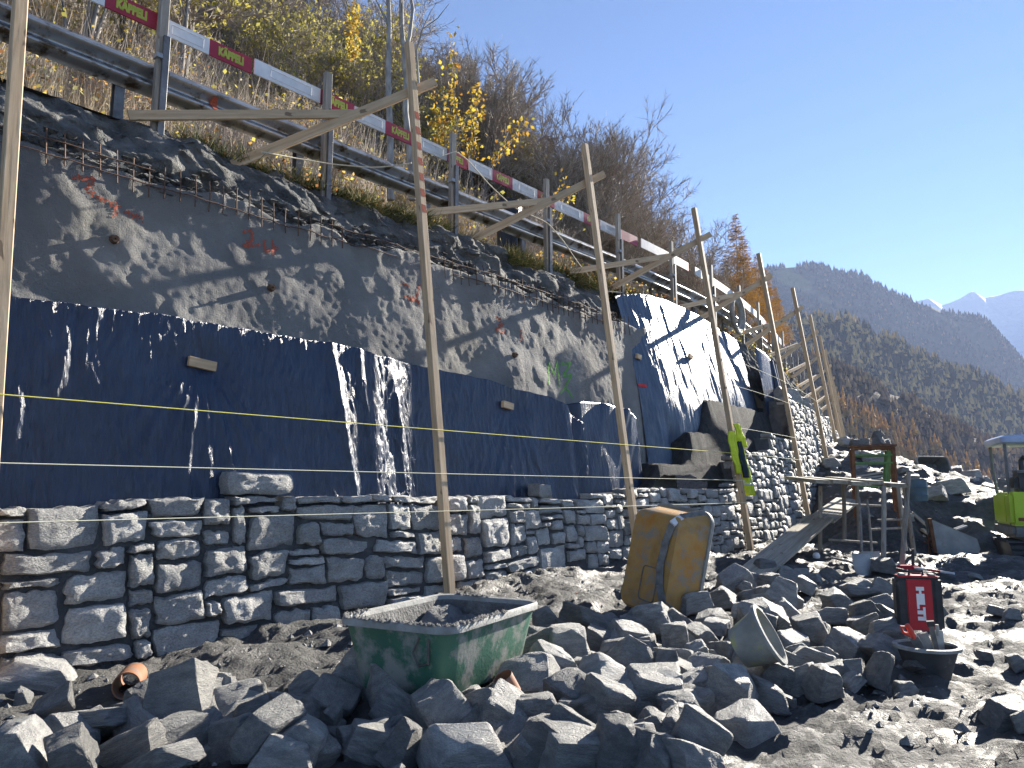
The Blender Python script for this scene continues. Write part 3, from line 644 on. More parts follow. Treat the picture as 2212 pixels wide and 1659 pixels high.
for i, (s0, zz) in enumerate([(18.15, 4.55), (18.45, 4.5), (18.8, 4.48)]):
    b = MB().tube([W(s0, .30 + BAT * 3.2 + .05 * i, 3.25), W(s0 + .05, .42 + BAT * 4.2, zz)], .085, 12)
    o = b.build('sheet_roll', MAT['dark_roll'], None, W(s0, .6, 3.25)); o.location = W(s0, .6, 3.25)
    tag(o, ['dark rolled sheeting stood upright, closest to the tall blue sheet', 'dark rolled sheeting stood upright, middle of three', 'dark rolled sheeting stood upright, farthest of three'][i], 'sheet roll', 'rolls standing at the end of the sheeting')
# blocks nailed through the sheeting
for (u, v, d, w, lab) in [(415, 790, .38, .26, 'pale wooden block nailed on the low blue sheet, left one'), (1085, 877, .38, .2, 'pale wooden block nailed on the low blue sheet near the second post'),
                      (1398, 768, .52, .14, 'small wooden peg on the upper left of the shining sheet'), (1508, 768, .45, .14, 'small wooden peg in a shadow line on the shining sheet'), (1374, 886, .40, .16, 'small wooden peg at the lower corner of the shining sheet')]:
    q, zz = hit(u, v, d, BAT); c = W(q, (up_d if u > 1300 else low_d)(np.array(q), np.array(zz), np.array(.5)) - .03, zz); tt = Vector(tang(np.array(q)))
    o = beam('wooden_block', Vector(c) - tt * w / 2 + Vector((0, 0, .012)), Vector(c) + tt * w / 2 - Vector((0, 0, .012)), .05, .09, MAT['wood'], None, side=norm_in(np.array(q)))
    tag(o, lab, 'wooden block', 'wooden blocks holding the sheeting')
for u in (1366, 1412):
    b = MB(); q, zz = hit(u, 830, .45, BAT); b.put([W(q + k, up_d(np.array(q + k), np.array(zz + e), np.array(.5)) - .012, zz + e) for k, e in ((-.1, -.025), (.1, -.025), (.1, .025), (-.1, .025))], [(0, 1, 2, 3)])
    o = b.build('paint_dash', MAT['spray_red'], bpy.data.objects['drainage_sheet.002'], bpy.data.objects['drainage_sheet.002'].location, False)

# ------------------------------------------------------------------ stone wall, stone by stone
def wall_top(s): return np.interp(s, [-5, 8.2, 9.0, 13.25, 13.3, 14.0, 14.05, 15.5, 15.55, 17.3, 17.35, 22, 30, 50], [1.22, 1.22, 1.36, 1.46, 1.95, 2.0, 2.15, 2.2, 2.55, 2.6, 3.55, 3.52, 3.5, 3.5])
DS, DZ, Z0 = .05, .082, -.25
nc, nr_ = int(47 / DS), int(4.0 / DZ); occ = np.zeros((nr_, nc), bool); S_START = -4.
rw = np.random.default_rng(12); stones = []
cs = S_START + np.arange(nc) * DS
row_ok = [(Z0 + (r + 1) * DZ) < wall_top(cs) + .02 for r in range(nr_)]
for r in range(nr_):
    c = 0
    while c < nc:
        if occ[r, c] or not row_ok[r][c]: c += 1; continue
        s = cs[c]; big = s < 7.5
        h = int(rw.choice([1, 2, 3, 4], p=[.14, .30, .40, .16] if big else [.22, .50, .25, .03]))
        w = rw.uniform(.28, .66) if big else rw.uniform(.16, .42)
        if h == 1: w *= 1.1
        if h >= 3: w *= .85
        w = max(w, h * DZ * rw.uniform(1.25, 1.9)); w = max(3, int(w / DS))
        while h > 1 and (r + h > nr_ or not row_ok[r + h - 1][c]): h -= 1
        e = c
        while e < nc and e - c < w + 3 and not occ[r, e] and row_ok[r][e]: e += 1
        run = e - c; w = run if run <= w + 2 else w
        ok = h
        for k in range(1, h):
            if occ[r + k, c:c + w].any() or not row_ok[r + k][c:c + w].all(): ok = k; break
        h = ok; occ[r:r + h, c:c + w] = True
        stones.append((s, s + w * DS, Z0 + r * DZ, Z0 + (r + h) * DZ)); c += w
stones += [(3.22, 3.85, 1.22, 1.44), (7.45, 7.78, 1.22, 1.42), (1.0, 1.2, 1.22, 1.45)]
def warp(s, z): return z + .05 * vn(s * .45, z * 1.6, 201) + .02 * vn(s * 1.7, z * 2.5, 205)
def stone_mesh(st, nx, nz, rg, depth=.20, rough=1., tl=1.):
    s0, s1, z0, z1 = st; j = .013 if s0 > 8 else .020
    hw, hh = (s1 - s0) / 2, (z1 - z0) / 2; cs_, cz_ = (s0 + s1) / 2, (z0 + z1) / 2
    jx, jz = min(j * rg.uniform(.5, 1.3), hw * .35), min(j * rg.uniform(.5, 1.3), hh * .35)
    a, b = np.meshgrid(np.linspace(-1, 1, nx), np.linspace(-1, 1, nz), indexing='ij')
    k = rg.uniform(.02, .09)                       # round the outline
    x = a * np.sqrt(np.clip(1 - k * b ** 2 * abs(b) ** 3, 0, 1)); z = b * np.sqrt(np.clip(1 - k * 1.3 * a ** 2 * abs(a) ** 3, 0, 1))
    sd = rg.integers(0, 900)
    kx, kz, sk = rg.normal(0, .035), rg.normal(0, .045), rg.normal(0, .04)
    X = x * (hw - jx) * (1 + kz * z) + sk * z * hh + .014 * fbm(z * 2 + sd, a * 1.2, 2, 3) * abs(a) ** 2
    Zz = z * (hh - jz) * (1 + kx * x) + .014 * fbm(x * 2.5, b * 1.2 + sd, 2, 5) * abs(b) ** 2
    e = np.clip(1 - np.maximum(abs(a), abs(b)) ** 14, 0, 1)
    t = rg.normal(-.05, .12) * tl; u = rg.normal(-.02, .10) * tl
    out = rg.uniform(.0, .05) + .024 * e + t * X * .6 + u * Zz * .6
    out = out + rough * (.009 * fbm(X * 8 + sd, Zz * 9, 2, 7) * (.4 + .6 * e) + .010 * fbm(X * 22 + sd, Zz * 24, 2, 8) + .008 * np.clip(ridged(X * 7 + sd, Zz * 9, 2, 9), 0, 2) * e)
    zz = warp(cs_ + X, cz_ + Zz)
    P = W(cs_ + X, -out + BAT * zz + .02, zz)
    idx = np.arange(nx * nz).reshape(nx, nz); bd = np.concatenate([idx[:, 0], idx[-1, 1:], idx[-2::-1, -1], idx[0, -2:0:-1]])
    B = P.reshape(-1, 3)[bd] + norm_in(np.array(cs_)) * depth
    V = np.concatenate([P.reshape(-1, 3), B]); m = len(bd); q = np.arange(m)
    side = np.stack([bd, bd[(q + 1) % m], nx * nz + (q + 1) % m, nx * nz + q], 1)
    return V, np.concatenate([gridF(nx, nz), side])
wroot = thing('stone_wall', W(5, 0, 0), 'coursed grey rubble stone wall stepping up to the right behind the rocks', 'stone wall'); wo = np.array(W(5, 0, 0))
sc_ = []
for st in stones:
    c = W((st[0] + st[1]) / 2, 0, (st[2] + st[3]) / 2); u, v, y = proj(c); w_, h_ = st[1] - st[0], st[3] - st[2]
    vis = (y > 1) and (-60 < u < 2270) and (st[3] > foot_z((st[0] + st[1]) / 2) + .05)
    fac = abs(np.dot((c - O) / np.linalg.norm(c - O), norm_in(np.array((st[0] + st[1]) / 2))))
    sc_.append(w_ * h_ * fac / y ** 2 if vis else 0)
order = np.argsort(sc_)[::-1]; bigs = set(order[:300].tolist()); rest = []
for i, st in enumerate(stones):
    rg = np.random.default_rng(1000 + i)
    if i in bigs:
        nx = 15 if st[0] < 7 else 8; V, F = stone_mesh(st, nx, 10 if st[0] < 7 else 6, rg, .2, 1. if st[0] < 12 else .6, 1. if st[0] < 12 else .4)
        o0 = V.mean(0); o = add('stone', npmesh('stone', V - o0, F), MAT['wall_stone'], wroot, o0 - wo); o.data.set_sharp_from_angle(angle=R(50))
    elif sc_[i] > 0: rest.append(stone_mesh(st, 6, 5, rg, .2, .35, .25))
V, F = join([(v, f) for v, f in rest]) if rest else (np.zeros((0, 3)), np.zeros((0, 3), int))
me = npmesh('stone_courses', V - wo, F); me.set_sharp_from_angle(angle=R(50))
tag(add('stone_courses', me, MAT['wall_stone'], wroot), kind='stuff')
s_, t_ = np.meshgrid(np.arange(-4.5, 44, .06), np.linspace(0, 1, 42), indexing='ij')
zt = wall_top(s_) - .10; z_ = -.3 + (zt + .3) * t_
P = W(s_, .035 + BAT * z_ - .02 * fbm(s_ * 5, z_ * 5, 3, 211) - .01 * vn(s_ * 17, z_ * 17, 213), z_)
capp = W(s_[:, -1], .035 + BAT * z_[:, -1] + .5, z_[:, -1])[:, None]; P = np.concatenate([P, capp], 1)
add('mortar', npmesh('mortar', P.reshape(-1, 3) - wo, gridF(P.shape[0], P.shape[1])[:, ::-1].copy()), MAT['mortar'], wroot)

# ------------------------------------------------------------------ timber profile frames (post, batten, brace)
POST_S = [1.42, 5.66] + [9.42 + .02, 13.22, 16.98, 20.7, 24.4, 28.1, 31.8, 35.5, 39.2, 43.]
frame_lab = ['bare squared timber post cut by the left frame edge', 'tall timber profile frame with red painted stripes, standing behind the green tub', 'timber profile frame standing behind the upright ochre tub',
             'timber profile frame with the yellow vest hanging on it', 'timber profile frame standing in front of the wall stepping up, first right of the vest', 'second timber profile frame right of the vest']
for i, s0 in enumerate(POST_S):
    s0a = np.array(s0); zb = foot_z(s0) - .12; d0 = -.13; ztop = 7.0 if i else 7.6
    base = W(s0, d0, foot_z(s0)); fr = thing('profile_frame', base, frame_lab[i] if i < 6 else ['third', 'fourth', 'fifth', 'sixth', 'seventh', 'farthest'][i - 6] + ' timber profile frame right of the jacket, in the row along the tall wall', 'timber frame', 'timber profile frames along the wall')
    n_ = norm_in(s0a)
    beam('post', W(s0, d0 + BAT * zb, zb), W(s0, d0 + BAT * ztop, ztop), .095, .095, MAT['wood'], fr, side=tang(s0a), org=base)
    zc = 6.32 if i < 3 else 6.28
    a = W(s0, d0 + BAT * zc + .10, zc); e = W(s0 - 1.55, 1.75, 5.22); dv = (a - e) / np.linalg.norm(a - e)
    a2 = a + dv * .42
    if i == 0: continue
    beam('batten', e - dv * .25, a2, .05, .115, MAT['wood'], fr, side=np.cross(dv, [0, 0, 1.]), org=base)
    m = a + (e - a) * .36 + np.array([0, 0, .035]); e2 = W(s0 - 2.7, 1.72, 5.28); dv2 = (m - e2) / np.linalg.norm(m - e2)
    beam('brace', e2 - dv2 * .25, m + dv2 * .12 + n_ * .06, .05, .105, MAT['wood'], fr, side=np.cross(dv2, [0, 0, 1.]), org=base)
    if i == 1:
        tt = tang(s0a)
        for k in range(7):
            pb = MB(); zz = 6.0 - k * .21; c = W(s0, d0 + BAT * zz, zz) - n_ * .0495; c2 = W(s0, d0 + BAT * (zz - .10), zz - .10) - n_ * .0495
            pb.put([c - tt * .04, c + tt * .03, c2 + tt * .043, c2 - tt * .03], [(0, 1, 2, 3)])
            pb.build('paint_stripe', MAT['spray_orange'], fr, base, False)

# strings along the wall
def string(name, s0, s1, z0, z1, r, mat, lab, d=-.195, sag=.0):
    pts = [W(s, d + BAT * (z0 + (z1 - z0) * t), z0 + (z1 - z0) * t - sag * 4 * t * (1 - t)) for s, t in zip(np.linspace(s0, s1, 30), np.linspace(0, 1, 30))]
    o = MB().tube(pts, r, 5).build(name, mat, None, pts[0], 80); o.location = pts[0]; return tag(o, lab, 'string', 'mason strings stretched along the wall')
string('string_line', -2.4, 13.2, 1.98, 2.0, .0045, MAT['string_y'], 'yellow mason string crossing the blue sheet, topmost of the long ones', sag=.01)
string('string_line', -2.4, 13.2, 1.50, 1.50, .004, MAT['string'], 'pale mason string just above the low stone wall', sag=.008)
string('string_line', -2.4, 13.2, 1.09, 1.09, .004, MAT['string'], 'pale mason string across the faces of the low stone wall', d=-.20, sag=.006)
string('string_line', 13.2, 17., 2.0, 2.0, .004, MAT['string'], 'short mason string level with the hanging vest, lowest one there')
string('string_line', 13.2, 17., 2.5, 2.5, .004, MAT['string'], 'short mason string at the collar of the vest')
string('string_line', 13.2, 17., 3.35, 3.3, .004, MAT['string'], 'short mason string high over the dark soil benches')
string('string_line', 13.2, 20.7, 3.9, 3.7, .004, MAT['string'], 'short mason string across the shining sheet')

# ------------------------------------------------------------------ guard rail with posts, barrier boards
RD, RZ = 1.93, 5.80
def wprof():
    P = []
    for k in range(25):
        t = k / 24.; P.append((.052 * math.cos(t * 4 * math.pi), (t - .5) * .40))
    return P
rail = thing('guard_rail', W(6, RD, 5.2), 'weathered galvanised guard rail running along the road edge', 'guard rail'); ro = np.array(W(6, RD, 5.2))
sR = np.arange(-6, 62, .25); prof = wprof(); m = len(prof)
P = np.concatenate([np.stack([W(sR, RD + o_, RZ + z_) for o_, z_ in prof], 1), np.stack([W(sR, RD + o_ + .006, RZ + z_) for o_, z_ in prof[::-1]], 1)], 1)
Pc = np.concatenate([P, P[:, :1]], 1)
add('rail_beam', npmesh('rail_beam', Pc.reshape(-1, 3) - ro, gridF(*Pc.shape[:2])[:, ::-1].copy()), MAT['galv'], rail)
for k in range(26):
    s0 = .85 + 2.2 * k - .35; b = MB(); z1 = RZ + .12
    for o_ in (.07, .17):
        b.bar(W(s0, RD + o_, 4.9), W(s0, RD + o_, z1), .012, .10, up=tang(np.array(s0)))
    b.bar(W(s0, RD + .12, 4.9), W(s0, RD + .12, z1), .10, .008, up=tang(np.array(s0)))
    b.build('rail_post', MAT['steel'], rail, ro)
# clamped uprights that carry the boards
up_s = [3.02, 5.15, 7.42, 9.7, 11.95, 14.2, 16.5, 18.8, 21, 23.3, 25.6, 27.9, 31, 34]
for k, s0 in enumerate(up_s):
    base = W(s0, RD - .12, 5.15); t0 = tang(np.array(s0)); o = thing('barrier_upright', base, None, 'barrier post', 'uprights clamped to the guard rail')
    o['label'] = ['grey weathered upright between the two lettered red boards, first from the left', 'upright with an olive painted side, behind the crossing battens', 'dark grey upright crossed by the light rope', 'grey upright standing behind the second brace', 'thin pale upright right of the third frame post'][k] if k < 5 else 'small distant upright on the rail ' + ['left of the jacket post', 'just right of the jacket post', 'left of the fifth frame post', 'behind the fifth frame post', 'near the hose coil', 'past the hose coil', 'behind the sixth frame post', 'before the seventh frame post', 'last but one', 'farthest off'][k - 5]
    beam('timber', W(s0, RD - .115, 5.05), W(s0, RD - .115, 6.78), .10, .07, MAT['old_wood'], o, side=t0, org=base)
    b = MB().bar(W(s0 + .03, RD - .175, 4.9), W(s0 + .03, RD - .175, 6.25), .07, .04, up=norm_in(np.array(s0))); b.build('steel_channel', MAT['steel'], o, base)
    b = MB().box((0, 0, 0), (.14, .10, .05), Matrix((Vector(t0), Vector(norm_in(np.array(s0))), Vector((0, 0, 1)))).transposed()); q = b.build('clamp', MAT['grey_steel'], o); q.location = Vector(W(s0, RD - .14, RZ + .2)) - Vector(base)
BD, BZ = RD - .03, 6.47
bounds = [185, 222, 338, 450, 548, 690, 768, 834, 900, 967, 1014, 1064, 1107, 1160, 1198, 1262, 1300, 1345, 1375]
bs_ = [hit(u, {185: 0}.get(u, 0), BD, 0)[0] for u in bounds]
bs_ = [-1.4, -.4, .6, 1.5] + bs_
cols = ['red', 'white', 'red', 'white'] + ['red'] + ['red', 'white', 'red'] # placeholder
boards = [(bs_[0], bs_[5], 1), (bs_[5], bs_[9] - .55, 1), (bs_[9] - .55, bs_[13], 0), (bs_[13], bs_[18], 0), (bs_[18], bs_[22], 0)]
def board_strip(name, s0, s1, d, z0, z1, mat, parent, org, th=.02, tilt=0.):
    sl = np.linspace(s0, s1, max(2, int((s1 - s0) / .3) + 1)); b = MB()
    for x, y in zip(sl[:-1], sl[1:]):
        P = [W(x, d, z0), W(y, d, z0), W(y, d, z1), W(x, d, z1), W(x, d + th, z0), W(y, d + th, z0), W(y, d + th, z1), W(x, d + th, z1)]
        b.put(P, [(3, 2, 1, 0), (4, 5, 6, 7), (0, 1, 5, 4), (2, 3, 7, 6), (1, 2, 6, 5), (3, 0, 4, 7)])
    return b.build(name, mat, parent, org, 30)
def put_text(body, s0, z0, d, size, mat, parent, org, off=.012, sx=1.):
    me = text_mesh(body, size, .0015, off); o = add('lettering', me, mat, parent); t0 = Vector(tang(np.array(s0))); n0 = -Vector(norm_in(np.array(s0)))
    o.matrix_basis = Matrix.Translation(Vector(W(s0, d, z0)) - Vector(org)) @ Matrix((t0, Vector((0, 0, 1)), n0)).transposed().to_4x4() @ Matrix.Diagonal((sx, 1, 1, 1)); return o
edges = bs_; is_red = {}
# photo order from the left edge: white(185-222) red(222-338) white red white(548-690) red white red white red white red white red white red white
seq = ['white', 'red', 'white', 'red', 'white', 'red', 'white', 'red', 'white', 'red', 'white', 'red', 'white', 'red', 'white', 'red', 'white', 'red']
E_ = [hit(u, v, BD)[0] for u, v in [(185, -25), (222, 5), (338, 62), (450, 100), (548, 138), (690, 205), (768, 240), (834, 265), (900, 298), (967, 330), (1014, 352), (1064, 375), (1107, 400), (1160, 425), (1198, 448), (1262, 485), (1300, 505), (1345, 530), (1380, 552)]]
E_[0] = E_[1] - .75; E_ = [E_[0] - 1.6, E_[0] - .8] + E_; seq = ['white', 'red'] + seq
groups = [(0, 4), (4, 6), (6, 8), (8, 12), (12, 16), (16, 20)]
blab = ['red and white barrier board with lime lettering at the top left corner', 'barrier board with white left half and lettered red right half, right of the first upright', 'barrier board with a joint, white then red, behind the crossing battens',
        'faded red and white barrier board behind the striped frame post', 'faded barrier board left of the third frame post', 'small faded barrier board passing behind the third frame post']
for g, (a, e) in enumerate(groups):
    org = np.array(W(E_[a], BD, BZ - .1)); o = thing('barrier_board', org, blab[g], 'barrier board', 'barrier boards on the guard rail')
    dd = BD + (0.025 if g % 2 else 0)
    for k in range(a, e):
        s0, s1 = E_[k] + (.012 if k == a else 0), E_[k + 1] - (.012 if k == e - 1 else 0); far_ = g > 2
        board_strip(seq[k] + '_panel', s0, s1, dd, BZ - .10, BZ + .10, MAT['white' if not far_ else 'faded'] if seq[k] == 'white' else MAT['red'], o, org)
        if seq[k] == 'red' and k < 18: put_text('K\u00c4PPELI', (s0 + s1) / 2, BZ - .004, dd - .003, .135, MAT['lime'], o, org, .010 if not far_ else .006, 1.0 * min(1.25, (s1 - s0) / .82))
        elif seq[k] == 'white':
            m0, w = (s0 + s1) / 2 + .04, (s1 - s0) * .62; b = MB()
            for (p, q) in (((m0 - w / 2, BZ - .055), (m0 + w / 2, BZ - .055)), ((m0 - w / 2, BZ + .055), (m0 + w / 2, BZ + .055)), ((m0 - w / 2, BZ - .055), (m0 - w / 2, BZ + .055)), ((m0 + w / 2, BZ - .055), (m0 + w / 2, BZ + .055))):
                b.bar(W(p[0], dd - .002, p[1]), W(q[0], dd - .002, q[1]), .006, .004, up=(0.1, .2, .97))
            b.build('printed_frame', MAT['print_grey'], o, org, False)
for g, (s0, s1, zz, ti) in enumerate([(E_[-1] + .1, E_[-1] + 2.4, 0, 0), (E_[-1] + 2.8, E_[-1] + 6.2, .0, 0), (E_[-1] + 6.4, E_[-1] + 10, 0, 0), (E_[-1] + 10.2, E_[-1] + 14, 0, 0)]):
    org = np.array(W(s0, BD, BZ - .1)); o = thing('barrier_board', org, ['pale barrier board end just right of the third frame post', 'long pale barrier board behind the tall blue sheet', 'distant pale barrier board left of the coil on the rail', 'farthest pale barrier board right of the coil on the rail'][g], 'barrier board', 'barrier boards on the guard rail')
    board_strip('white_panel', s0, s1 - .5, BD, BZ - .1, BZ + .1, MAT['faded'], o, org); board_strip('red_panel', s1 - .5, s1, BD, BZ - .1, BZ + .1, MAT['red'], o, org)
# spray mark on the rail
def rail_pt(s, z, off=.012): return W(s, RD + .052 * math.cos((z - RZ + .20) / .40 * 4 * math.pi) - off, z)
q0, _ = hit(460, 195, RD); Vs = []
for k in range(9):
    zz = RZ - .11 + k * .022; Vs += [rail_pt(q0 - .035 + .012 * vn(k * .9, 1), zz), rail_pt(q0 + .035 + .02 * vn(k, 4), zz)]
o = add('paint_mark', npmesh('paint_mark', np.array(Vs) - ro, np.array([(2 * k, 2 * k + 1, 2 * k + 3, 2 * k + 2) for k in range(8)])), MAT['spray_orange'], rail)
# rope slung along the rail
def rope(pts, name, lab, r=.009):
    P = np.array(pts, float); t = np.linspace(0, len(P) - 1, 10 * len(P)); Q = np.stack([np.interp(t, np.arange(len(P)), P[:, k]) for k in range(3)], 1)
    for _ in range(6): Q[1:-1] = (Q[:-2] + 2 * Q[1:-1] + Q[2:]) / 4
    o = MB().tube(Q, r, 6).build(name, MAT['rope'], None, Q[0], 80); o.location = Q[0]; return tag(o, lab, 'rope', 'ropes hung along the guard rail')
def surf_pt(u, v, d): q, zz = hit(u, v, d); return W(q, d, zz)
rope([surf_pt(u, v, d) for u, v, d in [(565, 328, 1.6), (640, 342, 1.7), (720, 355, 1.72), (800, 362, 1.5), (860, 358, 1.0), (890, 352, .85)]], 'rope', 'pale rope sagging from the bank to the striped frame post')
rope([surf_pt(u, v, 1.72) for u, v in [(960, 335), (985, 327), (1010, 345), (1060, 400), (1110, 450), (1180, 480), (1215, 520), (1250, 570), (1300, 628), (1345, 632)]], 'rope', 'pale rope trailing down from the dark upright along the rail')
# coil hung on the rail far off
q, zz = hit(1590, 680, RD - .2); c = Vector(W(q, RD - .2, zz)); b = MB(); t0 = Vector(tang(np.array(q)))
for rr in (.42, .36, .48): b.tube([c + (t0 * math.cos(a) + Vector((0, 0, 1)) * math.sin(a)) * rr - Vector(norm_in(np.array(q))) * (.06 * (rr - .36) * 8) for a in np.linspace(0, 2 * math.pi, 33)], .05, 8)
o = b.build('hose_coil', MAT['tub_rim'], None, c); o.location = c; tag(o, 'pale hose coil hung on the far guard rail', 'hose coil')
# black wrapped stump post beyond the rail
q, zz = hit(1098, 372, 2.9); c = W(q, 2.9, 0); b = MB()
b.lathe([(.0, 5.2), (.20, 5.2), (.21, 5.8), (.23, 6.2), (.25, 6.62), (.22, 6.72), (.0, 6.75)], 14, Matrix.Translation((c[0], c[1], 0)) @ Matrix.Diagonal((1, .8, 1, 1)))
o = b.build('marker_stump', MAT['black_plastic'], None, (c[0], c[1], 5.2)); o.location = (c[0], c[1], 5.2); tag(o, 'stout stump wrapped in black plastic beyond the barrier board', 'wrapped stump')

# ------------------------------------------------------------------ tubs
def rrect(L, w, r, n=5):
    P = []
    for cx, cy, a0 in ((L / 2 - r, w / 2 - r, 0), (-L / 2 + r, w / 2 - r, 90), (-L / 2 + r, -w / 2 + r, 180), (L / 2 - r, -w / 2 + r, 270)):
        for k in range(n + 1):
            a = R(a0 + 90 * k / n); P.append((cx + r * math.cos(a), cy + r * math.sin(a)))
    return P
def loft(b, loops, cap=True):
    n = len(loops[0]); V = [p for l in loops for p in l]
    F = [(i * n + k, i * n + (k + 1) % n, (i + 1) * n + (k + 1) % n, (i + 1) * n + k) for i in range(len(loops) - 1) for k in range(n)]
    if cap: F.append(tuple(reversed(range(n))))
    return b.put(V, F)
def tub(root, L, w, h, body, rim, parent_names=('tub_body', 'rim')):
    lp = lambda l, q, r, z: [(x, y, z) for x, y in rrect(l, q, r)]
    b = MB(); loft(b, [lp(L * .80, w * .74, .09, 0), lp(L * .83, w * .77, .11, .02), lp(L * .89, w * .86, .12, h * .5), lp(L * .955, w * .94, .12, h - .035)])
    b.build(parent_names[0], body, root)
    b = MB(); loft(b, [lp(L * .80, w * .73, .1, .02)[::-1], lp(L * .93, w * .915, .11, h - .03)[::-1]]); b.build('crusted_lining', MAT['mortar_wet'], root)
    b = MB(); loft(b, [lp(L * .93, w * .915, .11, h - .03), lp(L * .94, w * .93, .11, h), lp(L * .985, w * .98, .13, h + .006), lp(L, w, .14, h - .008), lp(L, w, .14, h - .04), lp(L * .955, w * .94, .12, h - .035)], False)
    b.build(parent_names[1], rim, root)
g0 = (-.45, 5.2); gt = thing('mortar_tub', (g0[0], g0[1], .07), 'green plastic mortar tub with grey crusted rim, part full of mortar', 'mortar tub', None, R(90 - 28))
tub(gt, 1.26, .88, .44, MAT['green_tub'], MAT['tub_rim'])
a, e = np.meshgrid(np.linspace(-.565, .565, 40), np.linspace(-.385, .385, 30), indexing='ij')
zz = .25 + .04 * sstep(.1, .5, a) + .07 * sstep(.05, .38, e) + .04 * fbm(a * 4, e * 4, 3, 301) + .012 * fbm(a * 19, e * 19, 2, 303)
kx = np.clip((.44 - .02) * 0 + .80 + .17 * zz / .44, 0, 1); P = np.stack([a * kx, e * kx, zz], -1)
add('mortar_fill', npmesh('mortar_fill', P.reshape(-1, 3), gridF(40, 30)), MAT['mortar_wet'], gt)
b = MB()                                              # crusts of mortar on the rim
rg = np.random.default_rng(5); rr = rrect(1.22, .84, .13, 10)
lump = []
for (x, y) in rr: pass
per = np.array(rr + rr[:1]); Lp = np.concatenate([[0], np.cumsum(np.hypot(*np.diff(per, axis=0).T))])
Vs = []; Fs = []
for k in range(420):
    t = rg.uniform(0, Lp[-1]);
    if vn(t * 1.3, 3.) < -.35: continue
    x, y = np.interp(t, Lp, per[:, 0]), np.interp(t, Lp, per[:, 1]); r = rg.uniform(.008, .024); c = np.array([x + rg.normal(0, .012), y + rg.normal(0, .012), .445])
    q = len(Vs); Vs += [c + r * np.array(v) * rg.uniform(.7, 1.3) for v in ((1, 0, 0), (0, 1, 0), (-1, 0, 0), (0, -1, 0), (0, 0, .9))]; Fs += [(q, q + 1, q + 4), (q + 1, q + 2, q + 4), (q + 2, q + 3, q + 4), (q + 3, q, q + 4)]
tag(add('mortar_crumbs', npmesh('mortar_crumbs', np.array(Vs), np.array(Fs)), MAT['mortar_wet'], gt), kind='stuff')
b = MB().tube([(-.60, -.20, .37), (-.60, -.16, .28), (-.585, -.19, .20), (-.585, -.26, .22), (-.60, -.27, .36)], .008, 6); b.build('hook', MAT['steel'], gt)

oa = R(58); o3 = Vector((math.sin(oa), math.cos(oa), 0)); up3 = (Vector((0, 0, 1)) + o3 * .17 + Vector((math.sin(oa + R(90)), math.cos(oa + R(90)), 0)) * .13).normalized(); y3 = o3.cross(up3).normalized(); o3 = up3.cross(y3)
ot = thing('upright_tub', (1.40, 7.75, gz(1.4, 7.7) + .54), 'ochre plastic mortar tub stood on its end against the stones, base outward', 'mortar tub')
ot.rotation_euler = Matrix((up3, y3, o3)).transposed().to_euler()
tub(ot, 1.22, .86, .38, MAT['orange_tub'], MAT['tub_rim'])
b = MB()
strap = [(.60, .40, .44), (.45, .345, .24), (.34, .32, .10), (.2, .30, -.02), (-.05, .285, -.025), (-.25, .30, -.02), (-.38, .36, .10), (-.46, .40, .22)]
strap = [(.60, .30, .35), (.52, .27, .10), (.44, .26, -.02), (.25, .215, -.03), (.0, .20, -.035), (-.2, .235, -.03), (-.36, .30, .0), (-.46, .385, .2)]
for k in range(len(strap) - 1): b.bar(strap[k], strap[k + 1], .075 if k else .055, .016, up=(0, .3, -.9))
b.build('strap', MAT['strap'], ot)
MB().bar((.50, .272, .06), (.42, .262, -.035), .07, .03, up=(0, .3, -.9)).build('silver_tape', MAT['tape'], ot)
b = MB(); rp = rrect(.34, .22, .04); b.tube([(x - .22, y + .05, -.004) for x, y in rp + rp[:1]], .006, 5, False).build('moulded_ring', MAT['strap'], ot)

# round tubs and the tool case
def round_tub(root, r0, r1, h, body, rimm, n=28):
    MB().lathe([(0, .0), (r0 * .96, .0), (r0, .015), (r1, h), (r1 - .008, h), (r0 - .01, .02), (0, .02)], n).build('tub_body', body, root)
    MB().lathe([(r1 - .01, h - .004), (r1 - .006, h + .012), (r1 + .022, h + .008), (r1 + .024, h - .012), (r1 + .003, h - .012)], n).build('rim', rimm, root)
c = onY(1630, 1385, 5.15); bt = thing('tipped_tub', c, 'grey round builder tub tipped on its side among the rocks', 'round tub')
ax = Vector((.76, -.36, .46)).normalized(); bt.rotation_euler = ax.to_track_quat('Z', 'Y').to_euler(); bt.location = Vector(c) - ax * .12
round_tub(bt, .135, .185, .23, MAT['bucket'], MAT['tub_rim'])
c = onz(2005, 1432, .06); kt = thing('tool_tub', (c[0], c[1], gz(c[0], c[1]) - .01), 'black round tub holding trowels in front of the red tool case', 'round tub')
round_tub(kt, .145, .205, .21, MAT['black_tub'], MAT['tub_rim'])
c = np.array(kt.location)
